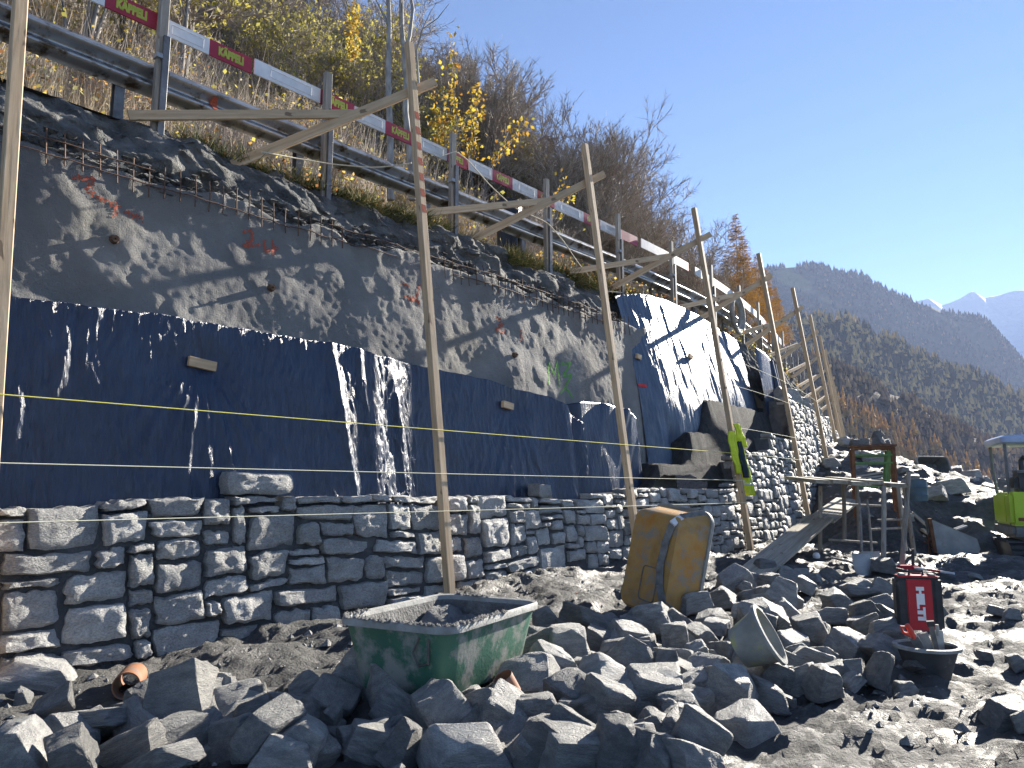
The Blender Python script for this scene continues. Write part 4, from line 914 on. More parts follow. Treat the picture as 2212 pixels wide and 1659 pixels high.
def trowel(p, top, lab, mat, i, cat='trowel'):
    o = thing(('trowel', 'float_board', 'wooden_float', 'chisel')[i], p, lab, cat, 'hand tools in the black tub')
    d = (Vector(top) - Vector(p)); dn = d.normalized()
    if i == 0:
        MB().bar((0, 0, 0), d * .72, .06, .012, up=(.5, .8, 0)).build('blade', MAT['tool_steel'], o); MB().tube([d * .70, d * .86, d], [.017, .021, .016], 10).build('handle', mat, o)
        MB().tube([d * .94, d * .97 + Vector((-.05, 0, -.005)), d * .86 + Vector((-.055, 0, -.01)), d * .70], .011, 7).build('guard', mat, o)
    elif i == 1: MB().bar((0, 0, 0), d, .075, .02, up=(.4, .9, 0)).build('board', mat, o); MB().tube([d * .3 + Vector((0, .03, 0)), d * .7 + Vector((0, .03, 0))], .015, 8).build('handle', MAT['wood'], o)
    elif i == 2: MB().bar((0, 0, 0), d, .035, .03, up=(.4, .9, 0)).build('shaft', mat, o); MB().bar(d * .93, d * 1.04, .05, .04, up=(.4, .9, 0)).build('head', MAT['dark_machine'], o)
    else: MB().bar((0, 0, 0), d, .07, .008, up=(.3, .9, 0)).build('blade', mat, o); MB().tube([d * .85, d * 1.15], .012, 8).build('tang', MAT['tool_steel'], o)
trowel(c + [.02, 0, .05], c + [-.16, -.05, .37], 'trowel with a bright red handle leaning out of the black tub', MAT['trowel_red'], 0)
trowel(c + [.06, .02, .04], c + [-.03, .0, .30], 'pale plastering board standing in the black tub', MAT['tub_rim'], 1, 'float')
trowel(c + [.10, .02, .04], c + [.05, .02, .37], 'dark mallet standing in the black tub', MAT['steel'], 2, 'mallet')
trowel(c + [.12, .05, .04], c + [.12, .06, .31], 'flat steel scraper at the right in the black tub', MAT['tool_steel'], 3, 'scraper')

cc = onY(1983, 1305, 6.25); hz = gz(cc[0], cc[1]); case = thing('tool_case', (cc[0], cc[1], cc[2] - .20), 'red and black power tool case with white lettering, stood on end', 'tool case', None, R(-14))
def rbox(name, c, size, mat, parent, bev=.012):
    bm = bmesh.new(); bmesh.ops.create_cube(bm, size=1.); bmesh.ops.scale(bm, vec=size, verts=bm.verts); bmesh.ops.bevel(bm, geom=bm.edges, offset=bev, segments=2, affect='EDGES')
    bmesh.ops.translate(bm, vec=c, verts=bm.verts); me = bpy.data.meshes.new(name); bm.to_mesh(me); bm.free(); sharp(me, 40); return add(name, me, mat, parent)
rbox('shell', (0, 0, .21), (.345, .135, .42), MAT['case_black'], case, .02)
rbox('front_panel', (.0, -.066, .205), (.185, .022, .40), MAT['case_red'], case, .006)
rbox('top_panel', (.0, -.0, .424), (.30, .125, .014), MAT['case_red'], case, .005)
for x in (-.11, .11): rbox('latch', (x, -.01, .436), (.05, .10, .022), MAT['tub_rim'], case, .008)
MB().tube([(-.05, 0, .42), (-.05, 0, .462), (.05, 0, .462), (.05, 0, .42)], .013, 8).build('handle', MAT['case_black'], case)
for x in (-.135, .135): rbox('corner_rib', (x, -.07, .21), (.05, .016, .38), MAT['case_black'], case, .006)
me = text_mesh('HILTI', .098, .0015, .008); o = add('lettering', me, MAT['white_print'], case); o.matrix_basis = Matrix.Translation((.0, -.0785, .215)) @ Matrix(((0, 1, 0), (0, 0, -1), (-1, 0, 0))).to_4x4() @ Matrix.Diagonal((1.15, .72, 1, 1))

# pipes
def pipe(p, d, r, L, name, lab):
    d = Vector(d).normalized(); o = MB(); q = d.to_track_quat('Z', 'Y').to_matrix().to_4x4()
    o.lathe([(r * .90, -L), (r * .90, .0), (r, .0), (r, -L)], 26, q); ob = o.build(name, MAT['pipe'], None); ob.location = p; return tag(ob, lab, 'drain pipe', 'drain pipes under the wall')
p = onz(272, 1482, .05); pipe(p, (.34, -.94, .06), .085, .42, 'drain_pipe', 'brown plastic drain pipe end poking from the soil at lower left')
p = onz(1250, 1294, .12); pipe(p, (.5, -.8, -.02), .065, .25, 'drain_pipe', 'brown drain pipe end poking from the soil left of the ochre tub')
p = onz(1085, 1462, .22); pipe(p, (-.45, -.25, .85), .062, .12, 'pipe_socket', 'short brown pipe socket lying by the corner of the green tub')

# ------------------------------------------------------------------ high visibility jacket on the fourth post
vs = POST_S[3]; vz0, vz1 = 1.28, 2.52; base = np.array(W(vs, -.13 + BAT * vz1, vz1))
vt = thing('safety_jacket', base, 'yellow high visibility jacket hung over the fourth timber post', 'safety jacket')
tt, nn_ = tang(np.array(vs)), norm_in(np.array(vs))
def drape(name, xs, zs, mat, off=.07, seed=0, th=.02):
    n, m = 14, 26; V = []
    for i in range(n):
        for j in range(m):
            t = j / (m - 1); z = zs[0] + (zs[1] - zs[0]) * t
            x0 = np.interp(t, np.linspace(0, 1, len(xs)), [q[0] for q in xs]); x1 = np.interp(t, np.linspace(0, 1, len(xs)), [q[1] for q in xs]); x = x0 + (x1 - x0) * i / (n - 1)
            u_ = 2 * i / (n - 1) - 1
            d = -.13 + BAT * z - off - .07 * (1 - u_ ** 2) + .035 * math.sin(i * 1.25 + 2.2 * vn(t * 3, seed)) * (.25 + t) + .02 * float(fbm(np.array(x * 9.), np.array(t * 5.), 2, seed))
            V.append(W(vs + x, d, z) - base)
    V = np.array(V); B = V + nn_ * th; F = gridF(n, m)[:, ::-1]; G = gridF(n, m) + n * m
    idx = np.arange(n * m).reshape(n, m); bd = np.concatenate([idx[:, 0], idx[-1, 1:], idx[-2::-1, -1], idx[0, -2:0:-1]]); k = np.arange(len(bd))
    S_ = np.stack([bd, bd[(k + 1) % len(bd)], bd[(k + 1) % len(bd)] + n * m, bd + n * m], 1)
    return add(name, npmesh(name, np.concatenate([V, B]), np.concatenate([F, G, S_])), mat, vt)
drape('hood', [(-.06, .10), (-.05, .22), (-.03, .27), (.02, .24)], (2.56, 2.12), MAT['vest'], .09, 3)
drape('left_half', [(-.16, -.02), (-.24, -.02), (-.25, -.0), (-.23, -.02), (-.15, -.06)], (2.42, 1.62), MAT['vest'], .02, 5)
drape('right_half', [(.03, .18), (.04, .26), (.07, .30), (.09, .36), (.10, .33)], (2.30, 1.22), MAT['vest'], .05, 8)
drape('lining', [(.0, .06), (.0, .09), (.02, .12), (.06, .13)], (2.25, 1.55), MAT['vest_dark'], .075, 9)
drape('reflective_band', [(.075, .325), (.083, .34)], (1.80, 1.72), MAT['reflect'], .062, 8, .028)
drape('reflective_band', [(.09, .355), (.094, .36)], (1.50, 1.42), MAT['reflect'], .062, 8, .028)

# ------------------------------------------------------------------ trestle, ramp, stillage, things by the tall wall
tr = thing('trestle_platform', onY(1880, 1240, 11.6), 'rough timber trestle platform on round poles beside the tall wall', 'work platform'); to = np.array(tr.location)
fl, fr_ = onY(1763, 1040, 11.9), onY(1925, 1049, 11.2); ddv = np.array([.35, 2.3, .10])
for k in range(5):
    a0 = fl + (fr_ - fl) * (k + .5) / 4.; j = np.random.default_rng(k).normal(0, .10)
    ex = np.array([0, j, j * .15 + .012 * (k % 2)]);
    if k == 4: ex = ex + np.array([.03, .15, .02])
    beam('plank', a0 + ex, a0 + ddv + ex, .27, .06, MAT['plank'], tr, side=(fr_ - fl) / np.linalg.norm(fr_ - fl), org=to)
def pole(name, p0, p1, r, mat, parent, org): return MB().tube([p0, (np.array(p0) + np.array(p1)) / 2 + [.008, .006, 0], p1], [r, r * .96, r * .9], 9).build(name, mat, parent, org)
for (u0, v0, Y0, u1, v1, Y1) in [(1908, 1246, 11.0, 1909, 1050, 11.3), (1975, 1200, 12.3, 1953, 1052, 11.9), (1956, 1190, 12.5, 1940, 1050, 12.6), (1947, 1230, 11.2, 1963, 1020, 11.3), (1771, 1190, 13.2, 1772, 1050, 13.0), (1824, 1170, 13.4, 1822, 1040, 13.4), (1857, 1175, 13.2, 1850, 1040, 13.4)]:
    pole('leg', onY(u0, v0, Y0), onY(u1, v1, Y1), .036, MAT['old_wood'], tr, to)
for (u0, v0, u1, v1, Y) in [(1790, 1166, 1895, 1173, 12.6), (1835, 1090, 1905, 1093, 12.7), (1895, 1124, 1955, 1122, 12.4), (1880, 1144, 1958, 1140, 12.4)]:
    pole('cross_rail', onY(u0, v0, Y), onY(u1, v1, Y), .02, MAT['old_wood'], tr, to)
b0 = onY(1619, 1246, 10.6); b1 = onY(1772, 1117, 13.2); b2 = onY(1832, 1073, 14.8)
sd_ = np.cross(b1 - b0, [0, 0, 1.]); sd_ /= np.linalg.norm(sd_); sd_ = sd_ + np.array([0, 0, -.12])
o = beam('ramp_plank', b0, b1, .44, .05, MAT['plank'], None, side=sd_); tag(o, 'sunlit broad ramp board rising from the rocks to the platform', 'plank', 'ramp boards')
o = beam('ramp_plank', b1 + (b2 - b1) * .01 + [0, 0, -.06], b2 + [0, 0, -.06], .44, .05, MAT['plank'], None, side=sd_); tag(o, 'shaded upper ramp board under the platform', 'plank', 'ramp boards')
# shovels, poles
def shovel(u0, v0, Y0, u1, v1, Y1, lab):
    p0, p1 = onY(u0, v0, Y0), onY(u1, v1, Y1); o = thing('shovel', p0, lab, 'shovel', 'shovels leaning on the trestle'); pole('handle', p0, p1, .019, MAT['old_wood'], o, p0)
    a, e = np.meshgrid(np.linspace(-1, 1, 9), np.linspace(0, 1, 8), indexing='ij'); x = a * .13 * (1 - .75 * np.clip(e - .55, 0, 1) ** 1.5); z = .06 - .30 * e; y = .05 * a ** 2 - .05 * e - .02
    V = np.stack([x, y, z], -1).reshape(-1, 3); F = gridF(9, 8)
    V2 = np.concatenate([V, V + [0, .006, 0]]); F2 = np.concatenate([F, F[:, ::-1] + 72]); add('blade', npmesh('blade', V2, F2), MAT['grey_steel'], o)
shovel(1862, 1205, 10.9, 1856, 1075, 11.5, 'flat steel shovel leaning on the trestle, blade down, left one')
shovel(1884, 1200, 11.2, 1873, 1080, 11.7, 'brownish shovel leaning on the trestle, right of the flat one')
def ground_pole(u0, v0, u1, v1, name, lab, mat, r, cat, red=False):
    p0, p1 = on_surf(u0, v0, ground_z, 6.), on_surf(u1, v1, ground_z, 6.)
    p0[2] = gz(p0[0], p0[1]) + r + .02; p1[2] = gz(p1[0], p1[1]) + r + .02
    if not red: o = MB().tube([p0, (p0 + p1) / 2, p1], r, 8).build(name, mat, None, p0); o.location = p0; return tag(o, lab, cat, 'long tools lying on the mud')
    o = thing(name, p0, lab, cat, 'long tools lying on the mud')
    for k in range(6): MB().tube([p0 + (p1 - p0) * k / 6, p0 + (p1 - p0) * (k + 1) / 6], r, 8).build(('red_band', 'white_band')[k % 2], MAT[('case_red', 'white')[k % 2]], o, p0)
    return o
ground_pole(1900, 1222, 2062, 1246, 'ranging_pole', 'red and white ranging pole lying on the mud', None, .016, 'ranging pole', True)
ground_pole(1798, 1212, 1892, 1232, 'wooden_pole', 'thin wooden pole lying in shade below the platform', MAT['old_wood'], .018, 'pole')
ground_pole(1915, 1232, 2030, 1258, 'iron_bar', 'dark iron bar lying across the ranging pole', MAT['steel'], .017, 'iron bar')
ground_pole(1962, 1190, 1998, 1230, 'wooden_stake', 'grey wooden stake lying near the foot of the trestle', MAT['old_wood'], .022, 'stake')
p = on_surf(1962, 1240, ground_z, 6.); o = thing('jack', (p[0], p[1], gz(p[0], p[1])), 'small red floor jack with a dark upright handle', 'jack'); rbox('jack_body', (0, 0, .06), (.30, .12, .10), MAT['case_red'], o, .02); MB().tube([(.08, 0, .08), (.09, 0, .34)], .022, 9).build('handle', MAT['dark_machine'], o)
p = on_surf(1764, 1208, ground_z, 6.); o = MB().lathe([(0, -.04), (.05, -.03), (.06, .01), (.04, .05), (0, .06)], 9).build('paper_scrap', MAT['white_print']); o.location = (p[0], p[1], gz(p[0], p[1]) + .03); tag(o, 'crumpled white paper scrap on shaded mud under the ramp', 'paper')

# steel stillage with stones on its lid
sp = onY(1888, 1040, 15.4); sg = ground_z(np.array([sp[0]]), np.array([sp[1]]))[0]
st_ = thing('stillage', (sp[0], sp[1], sg), 'rusty steel stillage frame with green rods, behind the platform', 'stillage'); so2 = np.array(st_.location)
zl, zh = 1.40 - sg, 2.17 - sg
st_.scale = (.82, .62, 1.); st_.rotation_euler = (0, 0, R(-20))
for x in (-.46, .46):
    for y in (-.4, .4): MB().bar((x, y, -.1), (x, y, zh), .07, .07).build('corner_post', MAT['rust'], st_)
for z in (zh, zh - .14, zh - .30, zl):
    for y in (-.4, .4): MB().bar((-.46, y, z), (.46, y, z), .05, .035).build('side_rail', MAT['rust' if z == zh else 'green_steel'], st_)
MB().box((0, 0, zh + .05), (1.06, .95, .04)).build('lid', MAT['rust'], st_)
for k in range(9):
    y = -.36 + .09 * k; MB().tube([(.22 + .05 * (k % 3), y, zl + .02), (.33 + .03 * (k % 3), y, zh - .05)], .028, 7).build('green_rod', MAT['green_steel'], st_)
for k in range(7): MB().tube([(-.42, -.3 + .1 * k, zl + .10 + .05 * (k % 3)), (.2, -.3 + .1 * k, zl + .14 + .07 * (k % 3))], .02, 6).build('grey_rod', MAT['grey_steel'], st_)
o = thing('yellow_tub', onY(1998, 1022, 21), 'ochre tub half hidden on top of the spoil mound', 'mortar tub'); o.rotation_euler = (R(75), 0, R(15)); tub(o, 1.1, .75, .4, MAT['orange_tub'], MAT['tub_rim'])
p = onY(1985, 1082, 13.6); o = thing('steel_drum', (p[0], p[1], p[2]), 'blue grey drum standing behind the trestle legs', 'drum'); MB().lathe([(0, 0), (.15, 0), (.155, .1), (.16, .11), (.155, .12), (.155, .24), (.16, .25), (.155, .26), (.15, .38), (0, .38)], 18).build('drum_body', MAT['blue_drum'], o); MB().lathe([(.14, .378), (.162, .39), (.15, .40), (.13, .385)], 18).build('lid_ring', MAT['grey_steel'], o)
for k, (u, v, Y, du, lab) in enumerate([(1996, 1052, 15.5, 60, 'pale board lying on the spoil mound beside the drum'), (2010, 1066, 15.2, 50, 'short board lying on the spoil mound, lower one'), (2150, 1052, 18, 60, 'long board lying at the crest of the mound near the digger'), (2165, 1046, 18.4, 50, 'second board at the crest of the mound near the digger')]):
    p0 = onY(u - du / 2, v, Y); p1 = onY(u + du / 2, v + (4 if k < 2 else 16), Y - .3)
    for p in (p0, p1): p[2] = gz(p[0], p[1]) + .07
    tag(beam('board', p0, p1, .2, .04, MAT['plank']), lab, 'board', 'boards on the spoil mound')

# excavator bucket lying on its side
p = on_surf(2072, 1192, ground_z, 6.); eb = thing('digger_bucket', (p[0], p[1] + .2, p[2] - .04), 'worn grey digger bucket lying on the mud, rusty edge to the left', 'digger bucket', None, R(-18))
pr = [(-.40, .66), (.36, .30), (.40, .10), (.33, -.02), (-.20, -.05), (-.34, .02)]
b = MB(); n = len(pr)
b.put([(x, -.27, z) for x, z in pr] + [(x, -.25, z) for x, z in pr], [tuple(range(n)), tuple(reversed(range(n, 2 * n)))] + [(i, n + i, n + (i + 1) % n, (i + 1) % n) for i in range(n)]); b.build('side_plate', MAT['grey_steel'], eb)
b = MB(); b.put([(x, .27, z) for x, z in pr] + [(x, .25, z) for x, z in pr], [tuple(range(n)), tuple(reversed(range(n, 2 * n)))] + [(i, n + i, n + (i + 1) % n, (i + 1) % n) for i in range(n)]); b.build('side_plate', MAT['grey_steel'], eb)
b = MB()
for i in range(n - 1):
    (x0, z0), (x1, z1) = pr[i], pr[i + 1]; b.put([(x0, -.28, z0), (x1, -.28, z1), (x1, .28, z1), (x0, .28, z0), (x0 * .95, -.26, z0 * .95), (x1 * .95, -.26, z1 * .95), (x1 * .95, .26, z1 * .95), (x0 * .95, .26, z0 * .95)], [(0, 1, 2, 3), (7, 6, 5, 4), (0, 4, 5, 1), (1, 5, 6, 2), (2, 6, 7, 3), (3, 7, 4, 0)])
b.build('curved_plate', MAT['grey_steel'], eb)
MB().bar((-.41, -.285, .66), (-.36, -.285, .02), .07, .06).build('wear_edge', MAT['rust'], eb)
for k in range(2): MB().bar((.05 + .0 * k, -.1 + .2 * k, .44), (.25, -.1 + .2 * k, .52), .12, .03).build('lug', MAT['grey_steel'], eb)
# small frames of bent steel left of the bucket
p = on_surf(2008, 1198, ground_z, 6.); o = thing('clamp_frame', (p[0], p[1], p[2]), 'rusty bent steel clamp left of the digger bucket', 'steel clamp')
MB().tube([(0, 0, -.05), (.02, 0, .36), (.10, 0, .52), (.32, 0, .50), (.38, 0, .42)], .022, 8).build('bow', MAT['rust'], o); MB().bar((-.1, 0, .24), (.3, 0, .25), .05, .03).build('cross_bar', MAT['rust'], o); MB().bar((.32, 0, -.05), (.34, 0, .30), .04, .04).build('foot', MAT['rust'], o)

# ------------------------------------------------------------------ small digger at the right frame edge, rear towards the camera
ep = onY(2230, 1215, 13.6); dg_ = thing('mini_digger', (ep[0] + .46, ep[1] + .2, gz(ep[0], ep[1]) - .08), 'small lime green digger with a pale canopy at the right edge', 'digger', None, R(-22)); 
for x in (-.62, .62):
    b = MB(); pr = [(-.95, .17), (-.88, .04), (-.7, 0), (.7, 0), (.88, .04), (.95, .17), (.88, .33), (.7, .38), (-.7, .38), (-.88, .33)]; n = len(pr)
    b.put([(x - .14, y, z) for y, z in pr] + [(x + .14, y, z) for y, z in pr], [tuple(range(n)), tuple(reversed(range(n, 2 * n)))] + [(i, n + i, n + (i + 1) % n, (i + 1) % n) for i in range(n)]); tk = b.build('track', MAT['dark_machine'], dg_)
    b = MB()
    for k in range(12): b.box((x, -.75 + .136 * k, .40), (.29, .05, .03)); b.box((x, -.75 + .136 * k, -.005), (.29, .05, .03))
    for k in range(3): b.box((x, -.965, .12 + .1 * k), (.29, .03, .05))
    tag(b.build('track_cleats', MAT['dark_machine'], dg_), kind='stuff')
rbox('undercarriage', (0, 0, .42), (.95, 1.1, .2), MAT['grey_machine'], dg_, .03)
rbox('slew_skirt', (0, -.02, .60), (1.36, 1.5, .22), MAT['grey_machine'], dg_, .05)
rbox('counterweight', (0, -.62, .98), (1.40, .42, .60), MAT['lime_machine'], dg_, .06)
rbox('side_cover', (-.50, .1, .98), (.38, 1.0, .58), MAT['lime_machine'], dg_, .05)
rbox('engine_hood', (.0, -.52, 1.44), (1.18, .5, .34), MAT['dark_machine'], dg_, .07)
rbox('hood_trim', (.0, -.55, 1.64), (1.1, .44, .05), MAT['grey_machine'], dg_, .02)
rbox('seat_back', (.05, -.30, 1.72), (.62, .14, .22), MAT['dark_machine'], dg_, .05)
MB().tube([(-.42, -.55, 1.62), (-.42, -.55, 1.84), (-.38, -.62, 1.90)], .04, 10).build('exhaust', MAT['dark_machine'], dg_)
for x in (-.66, .66):
    for y in (-.62, .55): MB().tube([(x * .96, y * .8, 1.25), (x, y, 1.75), (x, y, 2.16)], .028, 8).build('canopy_post', MAT['grey_machine'], dg_)
b = MB(); lp = lambda l, q, r, z: [(x, y, z) for x, y in rrect(l, q, r)]; loft(b, [lp(1.40, 1.40, .08, 2.14), lp(1.48, 1.48, .1, 2.17), lp(1.48, 1.48, .1, 2.26), lp(1.36, 1.36, .1, 2.30)]); b.put(lp(1.36, 1.36, .1, 2.30), [tuple(range(24))]); b.build('canopy_roof', MAT['canopy'], dg_)
rbox('work_lamp', (-.2, -.76, 2.18), (.14, .06, .09), MAT['dark_machine'], dg_, .015)
me = text_mesh('K\u00c4PPELI', .155, .002, .008); o = add('lettering', me, MAT['dark_machine'], dg_); o.matrix_basis = Matrix.Translation((-.06, -.8335, .87)) @ Matrix.Rotation(R(90), 4, 'X')
b = MB().lathe([(0, 0), (.055, 0), (.06, .006), (0, .008)], 20, Matrix.Translation((-.1, -.828, 1.10)) @ Matrix.Rotation(R(90), 4, 'X') @ Matrix.Diagonal((1.25, .8, 1, 1))); b.build('maker_badge', MAT['tape'], dg_)
rbox('tail_lamp', (-.55, -.828, .80), (.10, .02, .06), MAT['rust'], dg_, .006)
MB().box((.3, .95, 1.0), (.2, .5, .3)).build('boom_mount', MAT['lime_machine'], dg_); MB().tube([(.3, 1.1, 1.0), (.3, 1.9, 1.35), (.3, 2.7, .9)], [.10, .09, .08], 8).build('boom', MAT['lime_machine'], dg_)

# ------------------------------------------------------------------ broken stones in front of the wall
def rock_mesh(seed, cuts=2):
    rg = np.random.default_rng(seed); bm = bmesh.new(); P = []; tp1, tp2 = rg.uniform(.5, 1.05), rg.uniform(.6, 1.1)
    for sx in (-1, 1):
        for sy in (-1, 1):
            for sz in (-1, 1):
                c = np.array([sx, sy, sz]) * (1 + rg.normal(0, .2, 3)) * (np.array([tp1, tp2, 1.]) if sz > 0 else 1.); c = np.clip(c, -1.15, 1.15)
                if rg.random() < .5:
                    k = rg.uniform(.25, .75); P += [c * [1 - k, 1, 1], c * [1, 1 - k * rg.uniform(.3, 1), 1], c * [1, 1, 1 - k * rg.uniform(.3, 1)]]
                else: P.append(c)
    for p in P: bm.verts.new(p)
    r = bmesh.ops.convex_hull(bm, input=bm.verts); bmesh.ops.delete(bm, geom=list({g for g in r['geom_interior'] + r['geom_unused'] if isinstance(g, bmesh.types.BMVert)}), context='VERTS')
    bmesh.ops.dissolve_limit(bm, angle_limit=R(9), verts=bm.verts, edges=bm.edges)
    bmesh.ops.bevel(bm, geom=list(bm.edges), offset=.07, segments=1, affect='EDGES', clamp_overlap=True)
    bmesh.ops.triangulate(bm, faces=bm.faces)
    bmesh.ops.subdivide_edges(bm, edges=[e for e in bm.edges if e.calc_length() > .55], cuts=cuts, use_grid_fill=True)
    bmesh.ops.subdivide_edges(bm, edges=[e for e in bm.edges if e.calc_length() > .5], cuts=1, use_grid_fill=True)
    bmesh.ops.triangulate(bm, faces=bm.faces)
    bm.normal_update()
    for v in bm.verts:
        c = v.co; n = float(fbm(np.array(c.x * 2.3 + c.z * 1.1 + seed), np.array(c.y * 2.3 - c.z * 1.7), 3, 400)) * .055 + float(vn(np.array(c.x * 6 + seed), np.array(c.y * 6 + c.z * 5), 407)) * .02
        v.co = c + v.normal * n
    me = bpy.data.meshes.new('rock'); bm.to_mesh(me); bm.free(); sharp(me, 32); return me
ROCKS = [rock_mesh(900 + k) for k in range(36)]; PALE = [m.copy() for m in ROCKS[:6]]
for m in ROCKS: m.materials.append(MAT['rock'])
for m in PALE: m.materials.append(MAT['pale_rock'])
rk = np.random.default_rng(77); LIST = []
MARKS = [(275, 1478, 'the brown drain pipe'), (850, 1400, 'the green tub'), (1050, 1400, 'the green tub'), (1435, 1230, 'the ochre tub'), (1628, 1385, 'the tipped grey tub'), (1983, 1330, 'the red tool case'), (2005, 1420, 'the black tool tub'), (1985, 1075, 'the blue drum'), (2075, 1150, 'the digger bucket'), (2185, 1090, 'the digger'), (1960, 1010, 'the crest of the mound'), (2070, 1045, 'the boards on the mound'), (1630, 1235, 'the foot of the ramp'), (1970, 1240, 'the ranging pole'), (20, 1659, 'the lower left corner'), (300, 1680, 'the lower edge under the pipe'), (620, 1680, 'the lower edge left of the tub'), (860, 1690, 'the lower edge under the tub'), (1120, 1690, 'the lower edge right of the tub'), (1380, 1690, 'the lower edge under the ochre tub')]
SEEN = {}
def rock_label(u, v, w, h, tone):
    x, y, m = min(MARKS, key=lambda q: math.hypot(u - q[0], v - q[1])); dx, dy = u - x, v - y; dist = math.hypot(dx, dy)
    if 'edge' in m or 'corner' in m: rel = 'near' if dist < 110 else 'above'
    else: rel = ('close ' if dist < 95 else 'well ' if dist > 200 else '') + (('right of' if dx > 0 else 'left of') if abs(dx) > abs(dy) * 1.1 else ('in front of' if dy > 0 else 'behind'))
    size = 'huge' if w > 150 else 'large' if w > 105 else 'mid sized' if w > 68 else 'small' if w > 40 else 'little'
    shape = 'flat' if w / h > 1.75 else 'upright' if w / h < .9 else 'long' if w / h > 1.35 else 'blocky'
    base = '%s %s %s stone %s %s' % (size, shape, tone, rel, m); n = SEEN.get(base, 0); SEEN[base] = n + 1
    return base + ['', ', second', ', third', ', fourth', ', another', ', another'][min(n, 5)]
A3 = lambda x, y: (x / 3., 1106 + y / 3.); A4 = lambda x, y: (737 + x / 3., 1106 + y / 3.); A5 = lambda x, y: (1475 + x / 3., 1106 + y / 3.)
for conv, rows in ((A3, [(1180, 1220, 470, 400, 'k'), (1400, 1200, 230, 290), (120, 1540, 380, 380, 'b'), (470, 1580, 290, 250), (600, 1330, 560, 120), (880, 1510, 430, 200), (1020, 1640, 500, 160, 'p'), (1270, 1430, 270, 210), (1500, 1340, 230, 90, 'p'), (1530, 1480, 250, 280),
                    (1740, 1440, 300, 430, 't'), (1950, 1490, 450, 330, 't'), (1900, 1230, 340, 130), (1970, 1150, 260, 160), (2150, 1330, 150, 200), (150, 1190, 90, 110, 'p'), (330, 1260, 260, 110), (230, 1040, 560, 190, 'p')]),
                   (A4, [(150, 960, 340, 480, 't'), (330, 1120, 430, 380), (630, 1080, 190, 280, 'p'), (780, 1060, 250, 190), (640, 1310, 330, 330), (370, 1290, 300, 210), (160, 1490, 340, 230), (400, 1510, 210, 300), (850, 1250, 250, 240), (1070, 1350, 370, 340), (800, 1550, 560, 270),
                         (1230, 1130, 440, 270), (1370, 980, 350, 200, 'p'), (1290, 1330, 300, 330), (1520, 1190, 380, 280), (1470, 1560, 480, 300), (1790, 1500, 290, 320), (1740, 1260, 340, 340), (2020, 1150, 460, 240), (1850, 980, 340, 240), (2090, 980, 190, 210), (1850, 820, 290, 190),
                         (1620, 720, 390, 170), (1660, 840, 230, 150), (1450, 850, 310, 200), (2040, 710, 250, 190), (2160, 830, 170, 200), (1320, 700, 160, 150), (1230, 810, 190, 60), (2050, 1440, 260, 210), (2050, 1600, 250, 170), (2210, 1290, 250, 240), (560, 1480, 200, 150), (1580, 1010, 160, 110), (1000, 1170, 160, 160), (980, 1590, 240, 150)]),
                   (A5, [(320, 450, 240, 160), (520, 352, 145, 105, 'c'), (560, 440, 140, 95), (650, 545, 210, 180), (790, 480, 150, 95), (520, 580, 200, 70), (60, 610, 190, 125), (250, 570, 190, 125), (500, 690, 330, 210, 'k'), (655, 670, 190, 190), (850, 800, 240, 230), (960, 690, 230, 115), (990, 580, 180, 135),
                         (1160, 655, 190, 140), (1325, 680, 160, 120), (1270, 590, 200, 85), (1065, 865, 230, 210, 'p'), (1290, 890, 250, 155), (845, 975, 310, 160), (1080, 1035, 180, 130), (912, 1115, 200, 210, 'u'), (1090, 1105, 180, 80), (1270, 1020, 165, 260, 't'), (1440, 1135, 155, 95), (280, 1165, 350, 340, 'k'),
                         (540, 1195, 280, 190), (640, 1075, 180, 150), (480, 1035, 200, 180), (130, 1455, 330, 290, 'k'), (90, 925, 190, 160), (100, 805, 210, 150), (60, 1260, 170, 180), (700, 840, 270, 100), (1120, 485, 160, 85), (1270, 490, 140, 110), (955, 405, 120, 85), (760, 405, 140, 65), (30, 1100, 180, 170), (1300, 760, 240, 110), (1180, 740, 180, 110),
                         (2110, 1270, 270, 160, 'r'), (2160, 945, 110, 115, 'r'), (2130, 660, 110, 85, 'r'), (2190, 1330, 130, 110, 'r'), (1290, 345, 160, 100, 'c2'), (1900, 420, 90, 40), (2020, 640, 100, 60), (1500, 990, 110, 60), (690, 1240, 110, 70), (1640, 660, 120, 90), (1960, 930, 90, 60)])):
    for q in rows: LIST.append(conv(q[0], q[1]) + (q[2] / 3., q[3] / 3., q[4] if len(q) > 4 else ''))
SPECIAL = {0: 'large angular grey block standing at lower left beside the pipe', 2: 'big pale boulder cut by the lower left corner', 17: 'long low pale stone half buried at the foot of the wall left of the pipe'}
placed = []
def put_rock(c, half, rz, tilt, seed, pale, label, i):
    o = bpy.data.objects.new('rock', (PALE[seed % 6] if pale else ROCKS[seed % 36])); COL.objects.link(o); o.location = c; o.scale = half
    o.rotation_euler = (tilt[0], tilt[1], rz); tag(o, label, 'rock', 'broken stones heaped before the wall'); return o
n_sp = 0
